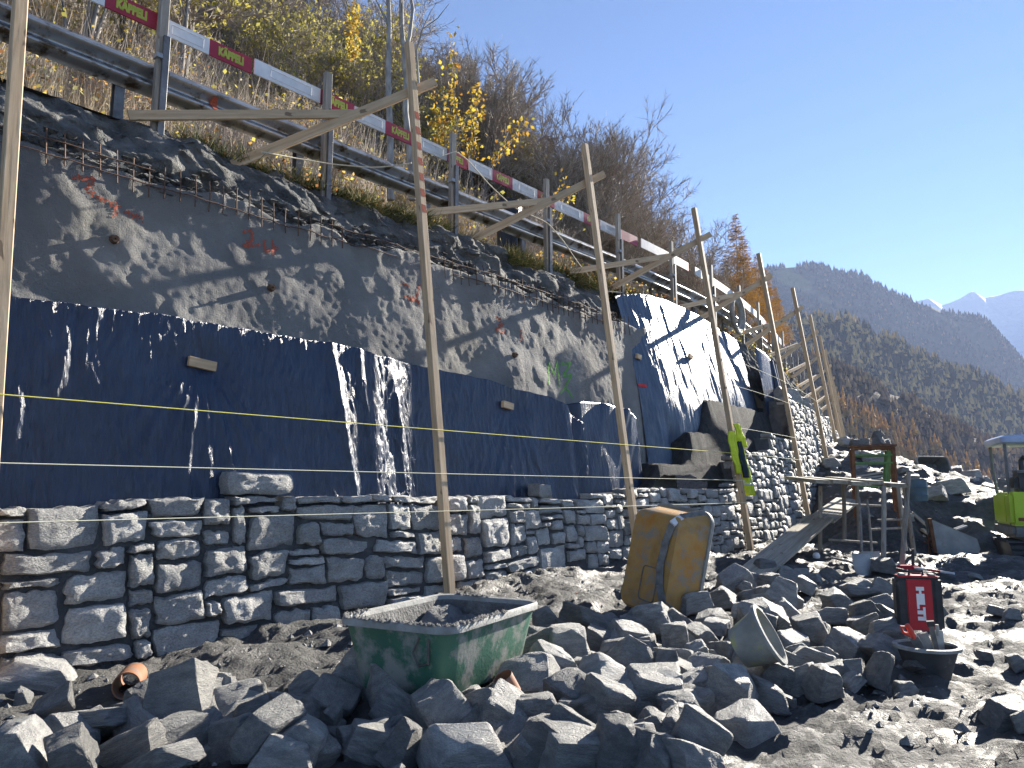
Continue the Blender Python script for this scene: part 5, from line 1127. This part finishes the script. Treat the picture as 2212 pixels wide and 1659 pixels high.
for i, (u, v, w, h, f) in enumerate(LIST):
    ub, vb = u, min(v + .42 * h, 1750); lift = .03
    P0 = on_surf(ub, vb, ground_z) + 0; Yc = P0[1] + .35 * min(w, h) / 1600 * P0[1] - .10
    Yc = max(Yc, 2.0); c = onY(u, v, Yc); k = Yc / 1600.
    w_, h_ = w * k, h * k; dp = (.55 * w_ + .55 * h_) * rk.uniform(.8, 1.1)
    rz = rk.uniform(-.55, .55); tl = (rk.uniform(-.5, .45), rk.uniform(-.5, .5))
    if f == 't': tl = (rk.uniform(-.1, .1), .55 * (1 if i % 2 else .8)); w_, h_ = w_ * .72, h_ * .85
    if f in ('u', 'c', 'c2'): tl = (.05, .04); rz = .2
    shrink = .455
    if f == 'r': c[2] -= .22 * h_
    lab = SPECIAL.get(i) or {'p': 'pale sunlit stone with a light grey grain in the heap', 'k': 'large dark angular stone with a flat face in the heap', 't': 'narrow slab of grey stone tilted upright in the heap', 'u': 'squarish dark stone standing upright at the edge of the heap', 'c': 'grey stone cube set on the foot of the ramp board', 'c2': 'squared grey stone lying alone by the ranging pole', 'b': ''}.get(f if f in 'uc' or f == 'c2' else '') or rock_label(u, v, w, h, {'p': 'pale', 'k': 'dark', 't': 'tilted grey', 'b': 'pale rounded', 'r': 'half sunk'}.get(f, 'grey'))
    o = put_rock(c, (w_ * shrink, dp * shrink, h_ * shrink), rz, tl, int(rk.integers(0, 999)), f in ('p', 'b'), lab, i); placed.append((c[0], c[1], max(w_, dp) * .5))
placed = np.array(placed); poly = [(40, 1640), (300, 1560), (560, 1480), (720, 1440), (900, 1560), (1130, 1400), (1300, 1290), (1500, 1250), (1700, 1235), (1900, 1270), (1960, 1370), (1850, 1480), (1700, 1500), (1640, 1580), (1500, 1655), (700, 1655)]
def inpoly(u, v):
    r = False; j = len(poly) - 1
    for i in range(len(poly)):
        (a, b), (c, d) = poly[i], poly[j]
        if (b > v) != (d > v) and u < (c - a) * (v - b) / (d - b) + a: r = not r
        j = i
    return r
cnt = 0
while cnt < 150:
    u, v = rk.uniform(30, 1980), rk.uniform(1235, 1655)
    if not inpoly(u, v): continue
    P0 = on_surf(u, v, ground_z); r = rk.uniform(.07, .17)
    if P0[1] < 2.3 or np.hypot(P0[0] + .45, P0[1] - 5.2) < .75 or np.hypot(P0[0] - 1.55, P0[1] - 7.75) < .55: continue
    c = np.array([P0[0], P0[1], gz(P0[0], P0[1]) + r * rk.uniform(.05, .5)])
    put_rock(c, (r * rk.uniform(.8, 1.4), r * rk.uniform(.7, 1.2), r * rk.uniform(.5, .95)), rk.uniform(0, 6.3), (rk.uniform(-.5, .5), rk.uniform(-.5, .5)), int(rk.integers(0, 999)), False, rock_label(u, v, r * 2400 / P0[1], r * 2000 / P0[1] * .9, 'grey wedged'), cnt); cnt += 1
# stones on the lid of the stillage and on the spoil mound
for k, (x, y, z, r) in enumerate([(-.35, 0, .07, .09), (-.10, .1, .08, .10), (.06, -.15, .09, .11), (.08, -.1, .24, .09), (.32, .05, .07, .09)]):
    put_rock(np.array(st_.location) + [x, y, zh + .05 + z], (r, r * .9, r * .8), k * 1.1, (.1, .1 * k), k * 7 + 1, False, 'dark stone on the lid of the rusty stillage', k)['group'] = 'stones on the stillage'
for k in range(80):
    x, y = rk.uniform(7.8, 15), rk.uniform(15, 25); r = rk.uniform(.08, .30)
    put_rock((x, y, gz(x, y) + r * .25), (r, r, r * .6), rk.uniform(0, 6), (rk.uniform(-.3, .3), .2), int(rk.integers(0, 99)), False, rock_label(*proj(np.array([x, y, gz(x, y)]))[:2], r * 3200 / y, r * 2200 / y, 'mound'), k)['group'] = 'stones on the spoil mound'
for k in range(10):
    s0 = 18 + k * 1.1; p = W(s0, .75, 3.65); r = rk.uniform(.13, .24)
    put_rock(p, (r, r, r * .8), rk.uniform(0, 6), (0, .3), k * 5, True, 'pale stone set out on top of the tall wall', k)['group'] = 'stones on top of the tall wall'
# small rubble and grit: too many to count
rg = np.random.default_rng(31); n = 9000; X = np.concatenate([rg.uniform(-4.5, 7.5, 6000), rg.uniform(1, 14, 3000)]); Y = np.concatenate([rg.uniform(2.4, 10.5, 6000), rg.uniform(8, 24, 3000)])
s_, d_ = sd_of(X, Y); k = (d_ < -.05) & ((fbm(X * .8, Y * .8, 2, 500) > -.25)); X, Y = X[k], Y[k]; n = len(X); Zg = ground_z(X, Y); r = np.clip(rg.lognormal(-4.35, .55, n), .006, .06) * (1 + .5 * (Y > 10))
base = np.array([(1, 0, 0), (.2, .9, .1), (-.9, .3, 0), (-.4, -.9, .1), (.5, -.7, 0), (.1, .1, .75), (-.3, .2, .6)]); Fb = np.array([(0, 1, 5), (1, 6, 5), (1, 2, 6), (2, 3, 6), (3, 5, 6), (3, 4, 5), (4, 0, 5)])
a = rg.uniform(0, 6.28, n); J = base[None] * rg.uniform(.6, 1.35, (n, 7, 3)); V = np.stack([(J[..., 0] * np.cos(a)[:, None] - J[..., 1] * np.sin(a)[:, None]) * r[:, None] + X[:, None], (J[..., 0] * np.sin(a)[:, None] + J[..., 1] * np.cos(a)[:, None]) * r[:, None] + Y[:, None], J[..., 2] * r[:, None] + Zg[:, None] - .003], -1)
F = (Fb[None] + 7 * np.arange(n)[:, None, None]).reshape(-1, 3)
tag(add('rubble', npmesh('rubble', V.reshape(-1, 3), F, False), MAT['rock']), 'small stone chips scattered over the wet mud', kind='stuff')

# ------------------------------------------------------------------ vegetation
def unit(v): return v / (np.linalg.norm(v, axis=-1, keepdims=True) + 1e-9)
def branch(P0, D, L, n, spread, up, t0, rg, lr=(.35, .6)):
    """n children per parent branch"""
    m = len(P0); t = rg.uniform(t0, 1., (m, n, 1)); P = P0[:, None] + D[:, None] * L[:, None, None] * t
    d = unit(D[:, None] + rg.normal(0, spread, (m, n, 3)) + np.array([0, 0, up])); l = L[:, None] * rg.uniform(lr[0], lr[1], (m, n)) * (1.15 - .5 * t[..., 0])
    return P.reshape(-1, 3), d.reshape(-1, 3), l.reshape(-1)
def bare_tree(name, seed, h, stems, spread, counts=(10, 9, 9), leaf=None, nleaf=0, twig='twig', bark='bark', lsize=.1, t0=.3):
    rg = np.random.default_rng(seed); a = rg.uniform(0, 6.28, stems)
    P0 = np.stack([.12 * stems * np.cos(a) * rg.uniform(0, .5, stems), .12 * stems * np.sin(a) * rg.uniform(0, .5, stems), np.zeros(stems) - .2], -1)
    D = unit(np.stack([np.cos(a) * spread * .45, np.sin(a) * spread * .45, np.ones(stems)], -1)); L = h * rg.uniform(.5, .72, stems)
    tr_ = cones(P0, P0 + D * (L * 1.05)[:, None], .011 * h + .01, 6)
    P1, D1, L1 = branch(P0, D, L, counts[0], spread, .35, t0, rg, (.42, .75)); P2, D2, L2 = branch(P1, D1, L1, counts[1], spread * 1.15, .2, .12, rg, (.32, .55)); P3, D3, L3 = branch(P2, D2, L2, counts[2], spread * 1.1, .18, .1, rg, (.3, .6))
    cr = [cones(P1, P1 + D1 * L1[:, None], .0024 * h + .004, 4), cones(P2, P2 + D2 * L2[:, None], .0014 * h + .002), cones(P3, P3 + D3 * L3[:, None], .0009 * h + .0018)]
    V, F = join([tr_]); tm = npmesh(name + '_trunk', V, F); tm.materials.append(MAT[bark])
    V, F = join(cr); cm = npmesh(name + '_crown', V, F, False); cm.materials.append(MAT[twig]); lm = None
    if nleaf:
        k = rg.integers(0, len(P3), nleaf); Q = P3[k] + D3[k] * (L3[k] * rg.uniform(.2, 1, nleaf))[:, None] + rg.normal(0, .03, (nleaf, 3)); V, F = leaf_quads(Q, lsize); lm = npmesh(name + '_leaves', V, F, False); lm.materials.append(MAT[leaf])
    return tm, cm, lm
def make_tree(name, meshes, loc, rz, sc, label, cat, group):
    o = thing(name, loc, label, cat, group, rz); o.scale = (sc, sc, sc); tm, cm, lm = meshes
    add('trunk', tm, None, o); add('crown', cm, None, o)
    if lm: add('leaves', lm, None, o)
    return o
T_bare = [bare_tree('bare', 1, 8, 4, .5, (13, 12, 13)), bare_tree('bare', 2, 8, 5, .46, (12, 12, 13), twig='dark_twig'), bare_tree('bare', 3, 8, 4, .55, (13, 13, 13), twig='dark_twig')]
T_olive = [bare_tree('olive', 4, 7, 4, .5, (10, 9, 10), 'olive_leaf', 2600, lsize=.13), bare_tree('olive', 5, 7, 3, .5, (10, 9, 10), 'olive_leaf', 1700, lsize=.13)]
T_rust = [bare_tree('rust', 6, 7, 3, .5, (10, 9, 10), 'rust_leaf', 2000, lsize=.13, twig='dark_twig')]
T_bush = [bare_tree('bush', 7, 3.2, 9, .42, (8, 8, 8), 'dry_leaf', 500, lsize=.08, t0=.15), bare_tree('bush', 8, 3.2, 8, .5, (8, 8, 8), 'yellow_leaf', 420, lsize=.09, t0=.15), bare_tree('bush', 9, 3.0, 9, .45, (8, 8, 9), t0=.12)]
rv = np.random.default_rng(3); nt = 0
def hill_pt(s, d): return W(s, d, float(hill_z(np.array(s), np.array(d))) - .05)
TOPM = [(-100, 'beyond the left frame edge'), (150, 'over the first lettered board'), (340, 'behind the first upright'), (500, 'behind the second lettered board'), (725, 'behind the olive sided upright'), (880, 'behind the striped frame post'), (985, 'behind the dark upright'), (1110, 'behind the wrapped stump'), (1270, 'behind the third frame post'), (1400, 'left of the jacket post'), (1510, 'behind the jacket post'), (1640, 'behind the fifth frame post'), (1730, 'behind the sixth frame post'), (1850, 'behind the farthest frame posts')]
def hill_label(lab, u, d, dr):
    k = (d - dr[0]) / (dr[1] - dr[0]); row = 'low on the slope' if k < .25 else 'halfway up' if k < .55 else 'higher up' if k < .8 else 'near the skyline'
    lab = lab.replace('near the skyline', 'on top'); base = lab + ' ' + row + ' ' + min(TOPM, key=lambda q: abs(q[0] - u))[1]; n = SEEN.get(base, 0); SEEN[base] = n + 1
    return base + ['', ', a second', ', a third', ', a fourth', ', another'][min(n, 4)]
def grow(kind, protos, n, srange, drange, sc, lab, cat, group, name, mind=1.3):
    got = []; tries = 0
    while len(got) < n and tries < n * 30:
        tries += 1; s = rv.uniform(*srange); d = rv.uniform(*drange)
        if any((s - a) ** 2 + (d - b) ** 2 < mind ** 2 for a, b in got): continue
        p = hill_pt(s, d); u, v, y = proj(p)
        if y < 3 or u < -250 or u > 1900: continue
        if kind != 'bush' and 1525 < u < 1720: continue
        got.append((s, d)); make_tree(name, protos[len(got) % len(protos)], p, rv.uniform(0, 6.28), rv.uniform(*sc), hill_label(lab, u, d, drange), cat, group)
grow('bush', T_bush, 60, (-6, 30), (6.0, 15), (.6, 1.1), 'leggy dry shrub', 'shrub', 'shrubs on the bank behind the rail', 'dry_shrub', 1.1)
grow('olive', T_olive, 70, (5, 60), (14, 42), (.7, 1.25), 'olive leaved half bare tree', 'tree', 'leafy trees on the steep slope', 'olive_tree', 2.2)
grow('bare', T_bare[:1], 105, (4, 62), (22, 50), (.65, 1.15), 'leafless grey brown tree', 'tree', 'leafless trees on the steep slope', 'bare_tree', 2.2)
grow('bare', T_bare[1:], 105, (29, 68), (8, 36), (.95, 1.5), 'dark broom crowned bare tree', 'tree', 'dark leafless trees at the end of the slope', 'bare_tree', 2.0)
grow('rust', T_rust, 9, (38, 75), (6.5, 16), (.6, 1.0), 'rusty leaved low tree', 'tree', 'rusty leaved trees', 'rust_tree', 2.)
# two slim trunks in front of the slope, top centre
for k, (u, du, lab, Y) in enumerate([(842, -6, 'slim grey trunk rising left of the striped frame post', 15.5), (884, -22, 'slim forked trunk rising right behind the striped frame post', 15.8)]):
    p = onY(u, 330, Y); q = onY(u + du, -60, Y); o = thing('slim_tree', p, lab, 'tree', 'slim trunks behind the rail'); b = MB()
    rr = np.random.default_rng(k); pts = [p + (q - p) * t + np.array([rr.normal(0, .025), 0, 0]) for t in np.linspace(-.25, 1, 9)]; b.tube(pts, list(np.linspace(.085, .045, 9)), 9); b.build('trunk', MAT['pale_bark'], o, p)
    b = MB()
    if k:
        m = onY(885, 78, Y); b.tube([pts[5], m, onY(892, 20, Y), onY(880, -40, Y)], [.05, .045, .04, .03], 7)
        b.tube([onY(905, 190, Y), onY(900, 110, Y), onY(912, 64, Y), onY(945, 40, Y), onY(970, 8, Y)], [.03, .025, .02, .014, .006], 6); b.tube([onY(912, 64, Y), onY(930, 25, Y), onY(942, 8, Y)], [.012, .008, .004], 5)
    else:
        b.tube([pts[6], onY(815, 5, Y), onY(800, -30, Y)], [.03, .02, .01], 6)
    b.build('limb', MAT['pale_bark'], o, p)
    V, F = cones(*[np.array(z) for z in zip(*[(pts[5] + (q - p) * t, pts[5] + (q - p) * t + np.array([rr.normal(0, .5), rr.normal(0, .3), rr.uniform(.3, .9)])) for t in rr.uniform(0, .5, 26)])], .006); add('twigs', npmesh('twigs', V - p, F, False), MAT['dark_twig'], o)
# yellow leaved saplings behind the boards
for k, (u, v, H, n, lab, Y) in enumerate([(985, 325, 2.6, 110, 'tall sapling with bright yellow leaves behind the barrier board', 14.2), (960, 318, 1.4, 120, 'shorter bright yellow sapling, left of the tall one', 13.8), (1015, 335, 1.5, 150, 'bushy orange yellow sapling, right of the tall one', 14.4), (1062, 335, 1.0, 70, 'leaning yellow sapling near the wrapped stump', 14.9), (1205, 450, .8, 60, 'low yellow leaved sprout right of the third frame post', 16.5), (760, 120, 1.6, 220, 'yellow leaved branch cluster left of the slim trunks', 18.)]):
    p = onY(u, v, Y); o = thing('yellow_sapling', p, lab, 'sapling', 'yellow saplings behind the boards'); rr = np.random.default_rng(40 + k); st = []
    for j in range(3 + (k == 2) * 3):
        dx = np.array([rr.normal(.1, .22), rr.normal(0, .15), H * rr.uniform(.6, 1)]); 
        if k == 3: dx[0] = abs(dx[0]) + .45
        st.append((np.array([rr.normal(0, .08), 0, -.3]), dx))
    V, F = cones(np.array([a for a, _ in st]), np.array([b_ for _, b_ in st]), .012, 5); add('stem', npmesh('stem', V, F), MAT['bark'], o)
    L = []
    for j in range(int(n * 1.5)): a, b_ = st[rr.integers(0, len(st))]; t = rr.uniform(.15, 1); L.append(a + (b_ - a) * t + rr.normal(0, .085, 3))
    V, F = leaf_quads(np.array(L), .095, .6); add('leaves', npmesh('leaves', V, F, False), MAT['yellow_leaf'], o)
# larches at the end of the slope
def larch_mesh(seed, h=15.):
    rg = np.random.default_rng(seed); m = 75; z = np.sort(rg.uniform(.10, .97, m)) * h; P = []; D = []; L = []
    for q in z:
        k = rg.integers(4, 7); a = rg.uniform(0, 6.28) + np.arange(k) * 6.28 / k + rg.normal(0, .3, k); l = (h - q) * .26 * rg.uniform(.55, 1.15, k) + .25
        P.append(np.stack([0 * a, 0 * a, q + rg.normal(0, .15, k)], -1)); D.append(unit(np.stack([np.cos(a), np.sin(a), rg.normal(-.05, .16, k)], -1))); L.append(l)
    P, D, L = np.concatenate(P), np.concatenate(D), np.concatenate(L); P2, D2, L2 = branch(P, D, L, 9, .35, .0, .15, rg, (.2, .42)); P3, D3, L3 = branch(P2, D2, L2, 4, .5, .1, .2, rg, (.35, .7))
    V, F = cones(np.array([[0, 0, -.5]]), np.array([[0, 0, h]]), .17, 8); tm = npmesh('larch_trunk', V, F); tm.materials.append(MAT['bark'])
    V, F = join([cones(P, P + D * L[:, None], .022), cones(P2, P2 + D2 * L2[:, None], .016), cones(P3, P3 + D3 * L3[:, None], .02)]); cm = npmesh('larch_crown', V, F, False); cm.materials.append(MAT['larch']); return tm, cm, None
LAR = [larch_mesh(1), larch_mesh(2), larch_mesh(3)]
for k, (u, vb, vt, Y, lab) in enumerate([(1598, 690, 456, 62, 'tallest golden larch at the end of the slope'), (1612, 700, 500, 58, 'golden larch right beside the tallest one'), (1572, 690, 545, 60, 'smaller larch left of the tallest one'), (1640, 720, 545, 64, 'golden brown larch right of the tall pair'), (1662, 740, 575, 66, 'larch near the right end of the group'), (1682, 760, 615, 70, 'outermost small larch at the skyline'), (1548, 680, 580, 66, 'brown larch behind the fifth frame post')]):
    p = onY(u, vb, Y); t = onY(u, vt, Y); make_tree('larch', LAR[k % 3], p, k * 1.3, (t[2] - p[2]) / 15., lab, 'larch', 'larches at the end of the slope')
# single larches that can be told apart on the hazy slope below
rl = np.random.default_rng(9); me_l = []
for k in range(5):
    rgk = np.random.default_rng(60 + k); Vs = []; Fs = []; q = 0
    for t in range(6):
        z0, z1, r = .08 + t * .14, .08 + t * .14 + .26, .20 * (1 - t / 6.6); a = np.arange(8) * .785 + rgk.uniform(0, 1); rr = r * rgk.uniform(.6, 1.3, 8)
        Vs.append(np.concatenate([np.stack([rr * np.cos(a), rr * np.sin(a), z0 + rgk.normal(0, .03, 8)], -1), [[0, 0, min(z1, 1.)]]])); Fs.append(np.array([[j, (j + 1) % 8, 8] for j in range(8)]) + q); q += 9
    me = npmesh('larch_tree', np.concatenate(Vs), np.concatenate(Fs), False); me.materials.append(MAT['far_larch']); me_l.append(me)
nr, ncx, _ = near.shape; k = 0
while k < 290:
    i, j = rl.uniform(0, nr - 2), rl.uniform(0, ncx - 2); Q = near[int(i), int(j)]; u, v, y = proj(Q)
    if not (1740 < u < 2260) or v > 1090 or fbm(np.array(Q[0] / 60), np.array(Q[1] / 60), 2, 77) < -.15: continue
    o = bpy.data.objects.new('larch_tree', me_l[k % 5]); COL.objects.link(o); h = rl.uniform(8, 17); o.location = Q - np.array([0, 0, .6]); o.scale = (h * rl.uniform(.8, 1.25), h * rl.uniform(.8, 1.25), h); o.rotation_euler = (0, 0, rl.uniform(0, 6))
    lb = 'small golden larch ' + ('low down' if v > 960 else 'halfway up the hazy slope' if v > 880 else 'high on the hazy slope') + ' ' + ('beside the farthest frame posts' if u < 1850 else 'over the rusty stillage' if u < 1945 else 'over the spoil mound' if u < 2040 else 'left of the digger canopy' if u < 2140 else 'over the digger canopy')
    tag(o, lb, 'larch', 'golden larches on the hazy slope'); k += 1
# dry stalks, fallen leaves and grass: nobody could count them
def stalks(name, n, srange, drange, hr, mat, label, seed, lean=.25, zf=None, r=.006, dens=None, leafmat=None, nl=0, ls=.06):
    rg = np.random.default_rng(seed); s = rg.uniform(srange[0], srange[1], n); d = drange[0] + (drange[1] - drange[0]) * rg.uniform(0, 1, n) ** 1.2
    if dens is not None: k = dens(s, d, rg); s, d = s[k], d[k]
    n = len(s); P = W(s, d, (zf or hill_z)(s, d) - .03); h = rg.uniform(hr[0], hr[1], n); D = unit(np.stack([rg.normal(0, lean, n), rg.normal(0, lean, n), np.ones(n)], -1))
    V, F = cones(P, P + D * h[:, None], r * rg.uniform(.6, 1.4, n)); o = add(name, npmesh(name, V, F, False), MAT[mat]); tag(o, label, kind='stuff')
    if nl:
        k = rg.integers(0, n, nl); Q = P[k] + D[k] * (h[k] * rg.uniform(.05, 1, nl))[:, None] + rg.normal(0, .08, (nl, 3)); V, F = leaf_quads(Q, ls, .7); tag(add('dry_leaves', npmesh('dry_leaves', V, F, False), MAT[leafmat]), 'withered leaves hanging among the dry stalks', kind='stuff')
stalks('dry_stalks', 70000, (-7, 40), (5.6, 20), (.5, 1.9), 'straw', 'dense dry stalks on the bank behind the guard rail', 51, .22, None, .009, None, 'dry_leaf', 60000, .085)
stalks('tall_twigs', 26000, (-8, 60), (9, 44), (1.0, 3.2), 'twig', 'thin bare shoots covering the steep slope', 52, .35, None, .012, None, 'olive_leaf', 9000, .14)
shoulder_z = lambda s, d: 5.16 + 0 * s
stalks('verge_grass', 26000, (-5, 30), (1.75, 2.75), (.10, .42), 'grass', 'yellowing grass along the road edge under the rail', 53, .5, shoulder_z, .006, lambda s, d, rg: fbm(s * .8, d, 2, 60) > -.25, 'dry_leaf', 9000, .05)
rg = np.random.default_rng(54); n = 12000; s = rg.uniform(3.3, 13, n); t = rg.uniform(.55, 1.0, n); k = (fbm(s * 1.1, t * 2, 3, 62) + (t - .8) * 2.2) > .05; s, t = s[k], t[k]; P = bank_prof(s, t); n = len(P)
D = unit(np.stack([rg.normal(0, .4, n), rg.normal(-.1, .4, n), rg.uniform(-.7, .8, n)], -1) - norm_in(s) * .55); V, F = cones(P, P + D * rg.uniform(.08, .32, n)[:, None], .006)
tag(add('hanging_grass', npmesh('hanging_grass', V, F, False), MAT['grass']), 'tufts of grass and roots hanging over the bank edge', kind='stuff')

# ------------------------------------------------------------------ haze: pale even air round the camera and the whole valley
b = MB().box((0, 1500, 470), (13000, 9600, 1500)); hz_ = b.build('haze', None, None, None, False); tag(hz_, kind='stuff')
hm = bpy.data.materials.new('haze'); hm.use_nodes = True; hn = hm.node_tree; hn.nodes.remove(hn.nodes['Principled BSDF'])
pv = hn.nodes.new('ShaderNodeVolumePrincipled'); pv.inputs['Color'].default_value = (.52, .65, 1., 1.); pv.inputs['Density'].default_value = .75e-4; pv.inputs['Anisotropy'].default_value = .15
hn.links.new(pv.outputs[0], hn.nodes['Material Output'].inputs['Volume']); hz_.data.materials.append(hm)
